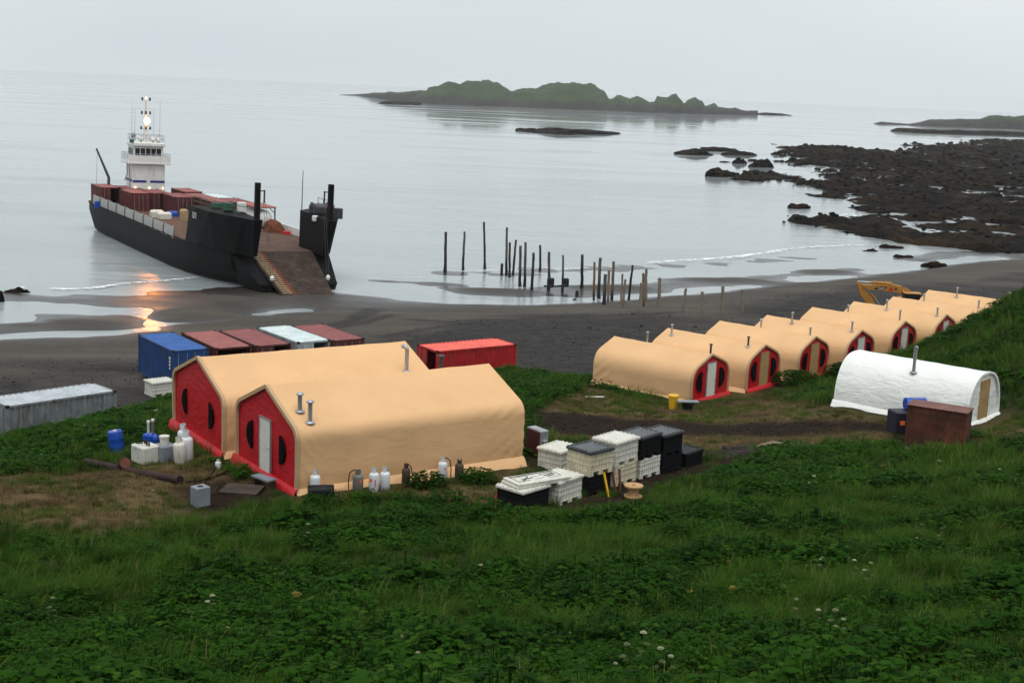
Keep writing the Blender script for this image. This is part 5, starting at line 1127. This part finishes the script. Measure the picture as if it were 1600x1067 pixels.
# generator, drum and rusty bin before the white tent
p = np.array([18.62, 61.0, 0]); p[2] = H(p[0], p[1]); gen = thing('generator', tuple(p), .25, 'dark generator box with orange badge half behind the rusty bin', 'generator'); m = MB(); m.bbox((-.75, -.4, .05), (1.1, .5, 1.12), .05); m.build('housing', paint('dark_purple_metal', (.018, .014, .03), .5), gen); m = MB(); m.bbox((-.55, -.415, .52), (-.3, -.402, .72), .005); m.build('badge', M_ORANGE, gen); m = MB(); m.box((-.7, -.35, 0), (1.05, .45, .05)); m.build('skid', M_STEELD, gen)
bd2, _M = drum((p[0]-.1, p[1]+.1, p[2]+1.125), .15, True, M_BLUEPL, 'blue plastic drum lying on top of the generator', .29, 1.0)
RA = -.52; M_BINR = paint('rusty_bin_steel', (.105, .030, .014), .85, .45, .45, (.030, .014, .010), sc=.9, bmp=.25)
rb = thing('rusty_bin', (20.2-2.6*math.cos(RA), 57.5-2.6*math.sin(RA), 6.12), RA, 'large rust-red steel bin in the grass before the white tent', 'bin'); Hb = 1.62
m = MB(); m.bbox((0, 0, -.25), (2.6, 1.25, Hb), .03)
m.build('bin_body', M_BINR, rb); m = MB(); m.bbox((-.05, -.05, Hb+.002), (2.65, 1.30, Hb+.05), .012); m.build('top_sheet', paint('rusty_top', (.17, .075, .055), .7, .2, .3, (.07, .035, .028)), rb)
for x in (.03, 1.25, 2.49): m = MB(); m.box((x, -.032, .02), (x+.08, -.002, Hb-.02)); m.build('rib', M_BINR, rb)
p = G(1395, 702); m = MB(); m.bbox((-.9, -.12, 0), (.7, .15, .10), .02); o = m.build('plank', M_WOOD); o.location = p; o.rotation_euler = (0, 0, .1); tag(o, 'grey plank lying in the grass left of the rusty bin', 'plank')
# white lidded bulk box by the blue container
p = np.array([-22.0, 80.2, 0.]); p[2] = H(-22, 80.8)+.05
wb = make_crate(tuple(p), .72, M_WHITEPL, M_WHITEPL, 'white lidded bulk box beside the blue container on the beach', 1.5, 1.15, .80, group='bulk crates on the beach')
# ------------------------------------------------------------------ vegetation
def leaf_mat(name, c1, c2, dry=None, rough=.6, tr=.25, spec=.15):
    m, nt, b = new_mat(name); oi = N(nt, 'ShaderNodeObjectInfo').outputs['Random']; n1 = noise(nt, .35, 4, .6, wpos(nt)); n2 = noise(nt, 2.2, 2, .5, wpos(nt))
    f = mth(nt, 'ADD', mth(nt, 'MULTIPLY', oi, .5), mth(nt, 'MULTIPLY', n2, .5)); c = mixc(nt, mapr(nt, f, .2, .8), c1, c2)
    if dry: c = mixc(nt, mapr(nt, mth(nt, 'ADD', n1, mth(nt, 'MULTIPLY', oi, .25)), .80, .97), c, dry)
    nt.links.new(c, b.inputs['Base Color']); b.inputs['Roughness'].default_value = rough; b.inputs['Specular IOR Level'].default_value = spec
    t = N(nt, 'ShaderNodeBsdfTranslucent'); nt.links.new(c, t.inputs['Color']); mx_ = N(nt, 'ShaderNodeMixShader'); mx_.inputs[0].default_value = tr
    nt.links.new(b.outputs[0], mx_.inputs[1]); nt.links.new(t.outputs[0], mx_.inputs[2]); nt.links.new(mx_.outputs[0], nt.nodes['Material Output'].inputs['Surface']); return m
M_GRASS = leaf_mat('tall_grass', (.010, .038, .003), (.044, .098, .008), (.10, .085, .026), .75, .3, .05)
M_BROAD = leaf_mat('broad_leaves', (.005, .024, .0015), (.022, .072, .004), None, .75, .2, .05)
M_DRY = leaf_mat('dead_grass', (.075, .050, .022), (.165, .118, .056), (.05, .065, .012), .8, .2, .05)
M_SHORT = leaf_mat('short_grass', (.030, .058, .006), (.075, .110, .014), (.13, .10, .035), .8, .25, .05)
M_GRASSL = leaf_mat('pale_grass', (.034, .082, .008), (.078, .145, .018), None, .7, .3, .05); M_STRAW = leaf_mat('straw', (.11, .085, .035), (.20, .15, .07), None, .8, .2, .05)
M_BROADL = leaf_mat('young_leaves', (.013, .042, .003), (.040, .098, .008), None, .7, .25, .05)
M_STEM = leaf_mat('plant_stem', (.05, .07, .02), (.09, .11, .04)); M_UMBEL = leaf_mat('umbel_flower', (.28, .30, .17), (.42, .42, .28)); M_YFLOW = leaf_mat('yellowed_leaf', (.16, .13, .02), (.24, .18, .025))
LIB = []
def lib(name, m, mats):
    me_ = bpy.data.meshes.new(name); me_.from_pydata(m.v, [], m.f)
    for q in (mats if isinstance(mats, (list, tuple)) else [mats]): me_.materials.append(q)
    me_.polygons.foreach_set('material_index', m.m); me_.polygons.foreach_set('use_smooth', [True]*len(me_.polygons)); me_.update()
    o = bpy.data.objects.new(name, me_); return o
def blade(m, r, base, az, L_, w, lean, seg=3, droop=1.0, mi=0):
    d = Vector((math.cos(az), math.sin(az), 0)); side = Vector((-d.y, d.x, 0)); p = Vector(base); ang = lean; vv = []
    for i in range(seg+1):
        t = i/seg; ww = w*(1-t**1.6)*.5+.0008; vv += [p-side*ww, p+side*ww]
        p = p + (d*math.sin(ang)+Vector((0, 0, math.cos(ang))))*L_/seg; ang += droop/seg*(.6+t)
    m.add(vv, [(2*i, 2*i+1, 2*i+3, 2*i+2) for i in range(seg)], mi, True)
def grass_clump(seed, n, Lr, w, spread, lean=.25, droop=1.0, wind=.0):
    r = random.Random(seed); m = MB()
    for _ in range(n):
        a = r.uniform(0, 2*PI); rr = spread*math.sqrt(r.random()); az = a+r.uniform(-.7, .7); 
        if r.random() < .55: az = wind+r.gauss(0, .6)
        q = r.random(); blade(m, r, (rr*math.cos(a), rr*math.sin(a), -.03), az, r.uniform(*Lr), w*r.uniform(.7, 1.3), r.uniform(0, lean)+.1, 3, droop*r.uniform(.5, 1.4), 1 if q < .30 else (2 if q > .97 else 0))
    return m
def leaf(m, base, az, L_, w, tilt, lobes=3, mi=0, fold=.15):
    """a lobed leaf as a fan: midrib raised from a notched outline"""
    d = Vector((math.cos(az)*math.cos(tilt), math.sin(az)*math.cos(tilt), math.sin(tilt))); s = Vector((-math.sin(az), math.cos(az), 0)); n = s.cross(d)*-1
    P0 = Vector(base); vv = [P0, P0+d*L_*.55-n*.0]; pts = []
    prof = [(.08, .05), (.15, .42), (.32, .30), (.48, .50), (.62, .28), (.80, .30), (1.0, 0), (.80, -.30), (.62, -.28), (.48, -.50), (.32, -.30), (.15, -.42), (.08, -.05)] if lobes else [(.1, .2), (.35, .45), (.7, .35), (1, 0), (.7, -.35), (.35, -.45), (.1, -.2)]
    for a, b_ in prof: pts.append(P0+d*L_*a+s*w*b_*1.6-n*(abs(b_)*fold*w*2)+Vector((0, 0, -(a**2)*.25*L_)))
    vv += pts; k = len(pts); m.add(vv, [(1, 2+i, 2+(i+1) % k) for i in range(k)], mi, True)
def broad_clump(seed, n, size, hgt, spread):
    r = random.Random(seed); m = MB()
    for _ in range(n):
        a = r.uniform(0, 2*PI); rr = spread*math.sqrt(r.random()); h = hgt*r.uniform(.35, 1.0)*(1-.35*rr/spread); az = a+r.uniform(-.9, .9)
        b0 = Vector((rr*math.cos(a)*.6, rr*math.sin(a)*.6, 0)); top = Vector((rr*math.cos(a), rr*math.sin(a), h)); sd_ = Vector((-math.sin(a), math.cos(a), 0))*.006
        m.add([b0-sd_, b0+sd_, top+sd_, top-sd_], [(0, 1, 2, 3)], 0)
        L_ = size*r.uniform(.6, 1.25)*(1.7 if r.random() < .07 else 1); mi_ = 1 if r.random() < .3 else 0; leaf(m, top, az, L_, L_*.75, r.uniform(-.35, .45), mi=mi_)
        for s in (-1, 1):
            if r.random() < .75: leaf(m, top-Vector((0, 0, L_*.12)), az+s*r.uniform(.9, 1.5), L_*.75, L_*.55, r.uniform(-.35, .3), mi=mi_)
    return m
def coll(name, objs):
    c = bpy.data.collections.new(name)
    for o in objs: c.objects.link(o)
    return c
C_TALL = coll('tall_grass_clumps', [lib('tall_grass_clump', grass_clump(i, 62, (.35, .95), .017, .30, .50, 2.0, .4), [M_GRASS, M_GRASSL, M_STRAW]) for i in range(4)])
C_SHORT = coll('short_grass_clumps', [lib('short_grass_clump', grass_clump(20+i, 40, (.10, .30), .012, .24, .6, 1.0), [M_SHORT, M_GRASSL, M_DRY]) for i in range(3)])
C_DRY = coll('dead_grass_clumps', [lib('dead_grass_clump', grass_clump(40+i, 40, (.12, .36), .012, .28, 1.25, .7), [M_DRY, M_STRAW, M_SHORT]) for i in range(3)])
C_BROAD = coll('broad_leaf_clumps', [lib('broad_leaf_clump', broad_clump(60+i, 50, .082, .55, .36), [M_BROAD, M_BROADL]) for i in range(4)])
C_FARG = coll('far_grass_clumps', [lib('far_grass_clump', grass_clump(80+i, 42, (.35, .75), .026, .42, .45, 1.2, .6), [M_GRASS, M_GRASSL, M_STRAW]) for i in range(3)])
C_FARB = coll('far_leaf_clumps', [lib('far_leaf_clump', broad_clump(90+i, 24, .15, .5, .45), [M_BROAD, M_BROADL]) for i in range(3)])
def scatter(name, C, P, scl, label=None):
    n = len(P); me_ = bpy.data.meshes.new(name); me_.vertices.add(n); me_.vertices.foreach_set('co', P.astype(np.float32).ravel())
    a = me_.attributes.new('turn', 'FLOAT', 'POINT'); a.data.foreach_set('value', rng.uniform(-1.1, 1.1, n).astype(np.float32))
    a = me_.attributes.new('size', 'FLOAT', 'POINT'); a.data.foreach_set('value', scl.astype(np.float32))
    a = me_.attributes.new('pick', 'INT', 'POINT'); a.data.foreach_set('value', rng.integers(0, 100, n).astype(np.int32))
    o = bpy.data.objects.new(name, me_); COL.objects.link(o)
    ng = bpy.data.node_groups.new(name, 'GeometryNodeTree'); ng.interface.new_socket('Geometry', in_out='INPUT', socket_type='NodeSocketGeometry'); ng.interface.new_socket('Geometry', in_out='OUTPUT', socket_type='NodeSocketGeometry')
    gi = ng.nodes.new('NodeGroupInput'); go = ng.nodes.new('NodeGroupOutput'); ip = ng.nodes.new('GeometryNodeInstanceOnPoints'); ci = ng.nodes.new('GeometryNodeCollectionInfo'); ci.inputs['Collection'].default_value = C; ci.inputs['Separate Children'].default_value = True; ci.inputs['Reset Children'].default_value = True
    def attr(nm, ty): q = ng.nodes.new('GeometryNodeInputNamedAttribute'); q.data_type = ty; q.inputs['Name'].default_value = nm; return q.outputs['Attribute']
    cx = ng.nodes.new('ShaderNodeCombineXYZ'); ng.links.new(attr('turn', 'FLOAT'), cx.inputs['Z'])
    ng.links.new(gi.outputs[0], ip.inputs['Points']); ng.links.new(ci.outputs[0], ip.inputs['Instance']); ip.inputs['Pick Instance'].default_value = True
    ng.links.new(attr('pick', 'INT'), ip.inputs['Instance Index']); ng.links.new(cx.outputs[0], ip.inputs['Rotation']); ng.links.new(attr('size', 'FLOAT'), ip.inputs['Scale']); ng.links.new(ip.outputs[0], go.inputs[0])
    md = o.modifiers.new('scatter', 'NODES'); md.node_group = ng; tag(o, label, kind='stuff'); return o

# keep plants off the floors of the shelters and from under the crates
FOOT = []
for o in bpy.data.objects:
    if o.parent is None and o.type == 'EMPTY' and o.name.split('.')[0] in ('canvas_shelter', 'white_tent'):
        L_ = max((Vector(c)[1] for ch in o.children if ch.type == 'MESH' for c in ch.bound_box), default=5); W_ = max((Vector(c)[0] for ch in o.children if ch.type == 'MESH' for c in ch.bound_box), default=3)
        th = o.rotation_euler[2]; k_ = .15 if o.location.y < 60 else .75; FOOT.append((o.location.x, o.location.y, th, -W_-k_, W_+k_*.3, -.25-k_, L_+k_*.5))
for q in (pa, pb, pc, pd, pe, pf, pg, ph): FOOT.append((q[0], q[1], TC, -.05, 1.5, -.05, 1.25))
FOOT += [(rb.location.x, rb.location.y, RA, -.1, 2.7, -.05, 1.6), (gen.location.x, gen.location.y, .25, -.8, 1.2, -.45, .55), (pal.location.x, pal.location.y, -.1, -.8, .7, -.6, .65), (gb.location.x, gb.location.y, .75, -.3, .3, -.3, .3), (t1.location.x, t1.location.y, -.75, -.45, .45, -.35, .42), (t2.location.x, t2.location.y, -.75, -.4, .4, -.4, .4), (reel.location.x, reel.location.y, 0, -.35, .35, -.35, .35), (stp.location.x, stp.location.y, -.72, -.5, .5, -.2, .2), (yb.location.x, yb.location.y, 0, -.3, .3, -.3, .3)]
for o in bpy.data.objects:
    if o.parent is None and o.name.startswith('gas_cylinder'): FOOT.append((o.location.x, o.location.y, 0, -.22, .22, -.22, .22))
    if o.parent is None and o.name.startswith('shipping_container'): FOOT.append((o.location.x, o.location.y, o.rotation_euler[2], -.1, 2.55, -.1, 6.2))
def clear(X):
    k = np.ones(len(X), bool)
    for x, y, th, a, b_, c, d in FOOT:
        dx, dy = X[:, 0]-x, X[:, 1]-y; u = dx*math.cos(th)+dy*math.sin(th); v = -dx*math.sin(th)+dy*math.cos(th); k &= ~((u > a) & (u < b_) & (v > c) & (v < d))
    return k
def pts(x0, x1, y0, y1, dens, wedge=True):
    n = int((x1-x0)*(y1-y0)*dens); X = np.stack([rng.uniform(x0, x1, n), rng.uniform(y0, y1, n)], 1)
    if wedge: X = X[np.abs(X[:, 0]) < X[:, 1]*.42+5]
    return X[clear(X)]
def finish(X, dz=0): return np.column_stack([X, height(X)+dz])
# near hillside
X = pts(-30, 32, 13, 50, 26); la, th_, mu_ = zones(X); sel = fbm(X[:, 0]*.30, X[:, 1]*.42, 4, 141)
leafy = np.clip((sel-.47)*7 + np.clip((36-X[:, 1])/9, -.6, 1.0), 0, 1)*1.0
u = rng.random(len(X)); bare = np.maximum(th_, mu_); keep = (la > .5) & (rng.random(len(X)) > bare*1.05)
tall = keep & (u > leafy*.80) & (rng.random(len(X)) < .42); brd = keep & (u <= leafy*.84) & (rng.random(len(X)) < .42)
hv = fbm(X[:, 0]*.5, X[:, 1]*.5, 3, 151)
LOWL = [np.array([[.1, 45.1], [2.4, 45.6], [8.9, 54.2]]), np.array([[-7.4, 46.0], [.9, 51.9]]), np.array([[17.6, 58.9], [20.4, 57.1]]), np.array([[15, 66.2], [22.5, 61.5], [25.3, 65.4]]), np.array([[9.5, 74.8], [13.8, 79.2], [17.5, 82]])] + [np.array([G(a, b)[:2], G(a+4, b)[:2]]) for a, b in ((184,707),(226,724),(257,722),(285,726),(313,792),(380,774),(989,780),(560,770),(600,768),(1051,642))]
def low(X, reach=2.2):
    d = np.full(len(X), 9.)
    for q in LOWL: d = np.minimum(d, seg_dist(X, q))
    return np.clip(.25+d/reach, .25, 1)
hm_ = np.clip((fbm(X[:, 0]*.85, X[:, 1]*.85, 3, 155)-.30)*2.4, .25, 1.25)
scatter('tall_grass', C_TALL, finish(X[tall]), (.20+.55*hv[tall]+.38*hm_[tall])*low(X[tall])*rng.uniform(.75, 1.2, tall.sum()), 'long green grass covering the hillside')
scatter('leafy_undergrowth', C_BROAD, finish(X[brd]), (.40+.5*hv[brd]+.85*hm_[brd]**1.5)*low(X[brd])*rng.uniform(.75, 1.25, brd.sum()), 'dark leafy undergrowth on the near slope')
# trampled yards and strips: dead and short grass
X = pts(-30, 34, 36, 86, 9); la, th_, mu_ = zones(X); r_ = rng.random(len(X)); n_ = fbm(X[:, 0]*.6, X[:, 1]*.6, 3, 161)
d_ = (la > .5) & (th_ > .15) & (r_ > mu_*1.15) & (n_ < .58)
scatter('dead_grass', C_DRY, finish(X[d_]), rng.uniform(.5, 1.05, d_.sum()), 'flattened dead grass in the trampled yard')
s_ = (la > .5) & (th_ > .1) & (r_ > mu_*1.1) & (n_ > .47)
scatter('short_grass', C_SHORT, finish(X[s_]), rng.uniform(.5, 1.2, s_.sum()), 'short green grass in the trampled yard')
# banks and the far hill
X = pts(-44, 62, 48, 124, 6.5); la, th_, mu_ = zones(X); sel = fbm(X[:, 0]*.25, X[:, 1]*.25, 3, 171); keep = (la > .5) & (rng.random(len(X)) > np.maximum(th_, mu_)*1.1); u = rng.random(len(X))
g_ = keep & (u > np.clip((sel-.40)*4, 0, .8)); b_ = keep & ~g_
scatter('bank_grass', C_FARG, finish(X[g_]), low(X[g_])*rng.uniform(.55, 1.15, g_.sum()), 'green grass on the banks beside the shelters')
scatter('bank_leaves', C_FARB, finish(X[b_]), low(X[b_])*rng.uniform(.6, 1.2, b_.sum()), 'leafy green plants on the banks beside the shelters')
# clods, pebbles and wrack on the upper beach and the churned track
def rock_m(seed):
    bm = bmesh.new(); bmesh.ops.create_icosphere(bm, subdivisions=2, radius=1); V = np.array([v.co[:] for v in bm.verts]); k = 1+.9*(fbm(V[:, 0]*1.5+seed+V[:, 2], V[:, 1]*1.5+V[:, 2]*.8, 3, seed)-.5); V = V*k[:, None]*np.array([1, .75, .55])
    m = MB(); m.add(V.tolist(), [[v.index for v in f.verts] for f in bm.faces]); bm.free(); return m
M_CLOD = paint('dark_clod', (.012, .009, .008), .95, .4, spec=.05)
C_CLOD = coll('clods', [lib('clod', rock_m(200+i), M_CLOD) for i in range(4)]); C_BLOCK = coll('reef_blocks', [lib('reef_block', rock_m(220+i), m_reef) for i in range(5)])
X = pts(-60, 75, 62, 150, 1.6, True); zx = height(X); la, th_, mu_ = zones(X); nn_ = fbm(X[:, 0]*.18, X[:, 1]*.3, 3, 181); k_ = (la < .4) & (zx > .75) & (rng.random(len(X)) < np.clip((nn_-.38)*4, 0.03, 1))
Y = pts(-20, 26, 44, 75, 16); la, th_, mu_ = zones(Y); k2 = (mu_ > .35) & (rng.random(len(Y)) < .3)
P_ = np.vstack([finish(X[k_]), finish(Y[k2])]); scatter('beach_clods', C_CLOD, P_, np.concatenate([rng.uniform(.02, .08, k_.sum())*(1+1.5*(rng.random(k_.sum()) < .03)), rng.uniform(.015, .06, k2.sum())]), 'dark clods and wrack strewn over the upper beach and the track')
ii = np.flatnonzero((zr > .15) & (R2[:, 0] < R2[:, 1]*.45)); w_ = np.clip(R2[ii, 1]/300, .6, 4); w_ = np.where(R2[ii, 1] > 330, w_*2, w_); pk = rng.choice(ii, 4200, p=w_/w_.sum())
q_ = R2[pk]+rng.normal(0, 1.2, (len(pk), 2)); sc__ = rng.uniform(.25, 1.0, len(pk))**1.6*np.clip(q_[:, 1]/260, .8, 2.4)*.75
scatter('reef_blocks', C_BLOCK, np.column_stack([q_, zr[pk]-.1]), sc__, 'jumbled black weedy rock blocks over the shelf')
# flowering umbels dotted through the slope
FL = [(240,775,0),(82,955,0),(297,963,0),(302,968,0),(325,960,0),(333,955,0),(300,975,0),(605,1015,0),(610,1008,0),(627,1022,0),(652,1038,0),(750,895,0),(960,1052,0),(975,1040,0),(1003,1025,0),(1040,900,0),(1240,955,0),(1276,975,0),(1281,884,0),(1285,880,0),(1332,893,0),(1347,905,0),(1357,895,0),(1467,838,0),(1472,830,0),(1437,832,0),(1430,845,0),(1403,850,0),(1270,760,0),(1263,763,0),(1295,755,0),(1311,737,0),(1465,737,0),(1500,735,0),(1530,738,0),(1560,745,0),(1586,750,0),(1300,985,0),(1314,986,0),(1302,990,0),(1028,1050,0),(1045,1053,0),(246,648,1),(243,654,1),(133,673,1),(65,720,1),(1280,881,0),(1180,690,0),(700,980,0),(480,835,0),(820,880,0),(890,1000,0)]
FLn = [(1145,928,2),(1077,930,2),(1135,880,2),(464,937,2),(352,990,2),(368,998,2),(1378,727,2),(1530,758,2),(1085,1015,2),(1145,1015,2)]
ml = MB(); hm = MB(); r = random.Random(3); ml.tube([(0, 0, 0), (.01, .01, .5), (.03, 0, 1.0)], [.014, .010, .007], 5)
for q in range(3): leaf(ml, (.01, 0, .35+.18*q), 2.1*q, .24, .18, .1)
for i in range(60):
    a = i*2.399; rr = .105*math.sqrt(i/60); z = 1.0+.055*(1-(rr/.105)**2)+r.uniform(-.006, .006); x, y = rr*math.cos(a)+.03, rr*math.sin(a); s = .017
    hm.add([(x-s, y-s*.6, z), (x+s*.3, y-s, z+.004), (x+s, y+s*.5, z), (x-s*.4, y+s, z-.003)], [(0, 1, 2, 3)])
for i in range(12): a = i*2*PI/12; hm.tube([(.03, 0, .97), (.03+.075*math.cos(a), .075*math.sin(a), 1.01)], .003, 3)
ftmpl = None
for i, (px, py, k) in enumerate(FL):
    p = G(px, py+20*(1 if py > 800 else .6)); sc_ = .50*rng.uniform(.7, 1.3)
    root = thing('flowering_umbel', tuple(p), rng.uniform(0, 6), 'pale flat flower head on a stalk rising from the green slope', 'flower', 'pale umbels scattered over the green slope'); root.scale = (sc_, sc_, sc_*1.15)
    if ftmpl is None: ftmpl = (ml.build('stalk', M_STEM, root), hm.build('flower_head', M_UMBEL, root))
    else:
        for q in ftmpl: c = q.copy(); COL.objects.link(c); c.parent = root
yl = MB(); r = random.Random(8)
for q in range(9): a = r.uniform(0, 6.28); leaf(yl, (r.uniform(-.05, .05), r.uniform(-.05, .05), .38+r.uniform(0, .2)), a, .17, .12, r.uniform(-.3, .4))
yl.tube([(0, 0, 0), (0, 0, .5)], .008, 4); ym = None
for px, py, k in FLn:
    p = G(px, py+12); 
    if ym is None: o = yl.build('yellowed_plant', M_YFLOW); ym = o
    else: o = ym.copy(); COL.objects.link(o)
    o.location = p; o.rotation_euler = (0, 0, rng.uniform(0, 6)); s = rng.uniform(.55, .85); o.scale = (s, s, s); tag(o, 'small plant with yellowed leaves standing out in the green slope', 'plant', 'yellowed plants in the green slope')
# leafy bushes against the near shelter
def bush(px, py, w, h, label, seed):
    p = G(px, py); root = thing('leafy_bush', tuple(p), 0, label, 'bush', 'bushes in the camp'); r = random.Random(seed); m = MB()
    for _ in range(int(620*w*h)):
        t = r.uniform(0, 2*PI); u = r.random()**.5; zc_ = h*(.12+.85*r.random()); k = math.sqrt(max(0, 1-(zc_/h-.3)**2*1.2)); b0 = (w*u*k*math.cos(t), w*.7*u*k*math.sin(t), zc_*(1-.25*u)); L_ = r.uniform(.10, .19)*max(1, w*.75); leaf(m, b0, t+r.uniform(-1, 1), L_, L_*.65, r.uniform(-.4, .6))
    m.build('foliage', M_BROAD, root); m = MB()
    for q in range(6): a = q*1.05; m.tube([(.1*math.cos(a), .1*math.sin(a), -.05), (w*.5*math.cos(a), w*.35*math.sin(a), h*.7)], [.015, .006], 4)
    m.build('stem', M_STEM, root)
bush(668, 762, .75, .72, 'leafy bush against the near shelter, in front of brown gas cylinder', 1); bush(748, 752, .75, .62, 'leafy bush at the foot of the near shelter beside the last gas cylinder', 2)
bush(1245, 600, 1.6, 1.0, 'wide leafy bush before the third small shelter', 3); bush(1330, 590, 1.8, 1.1, 'leafy bush between the small shelters and white tent', 4); bush(145, 650, .9, 1.2, 'dark leafy bush standing up before the grey container', 5)
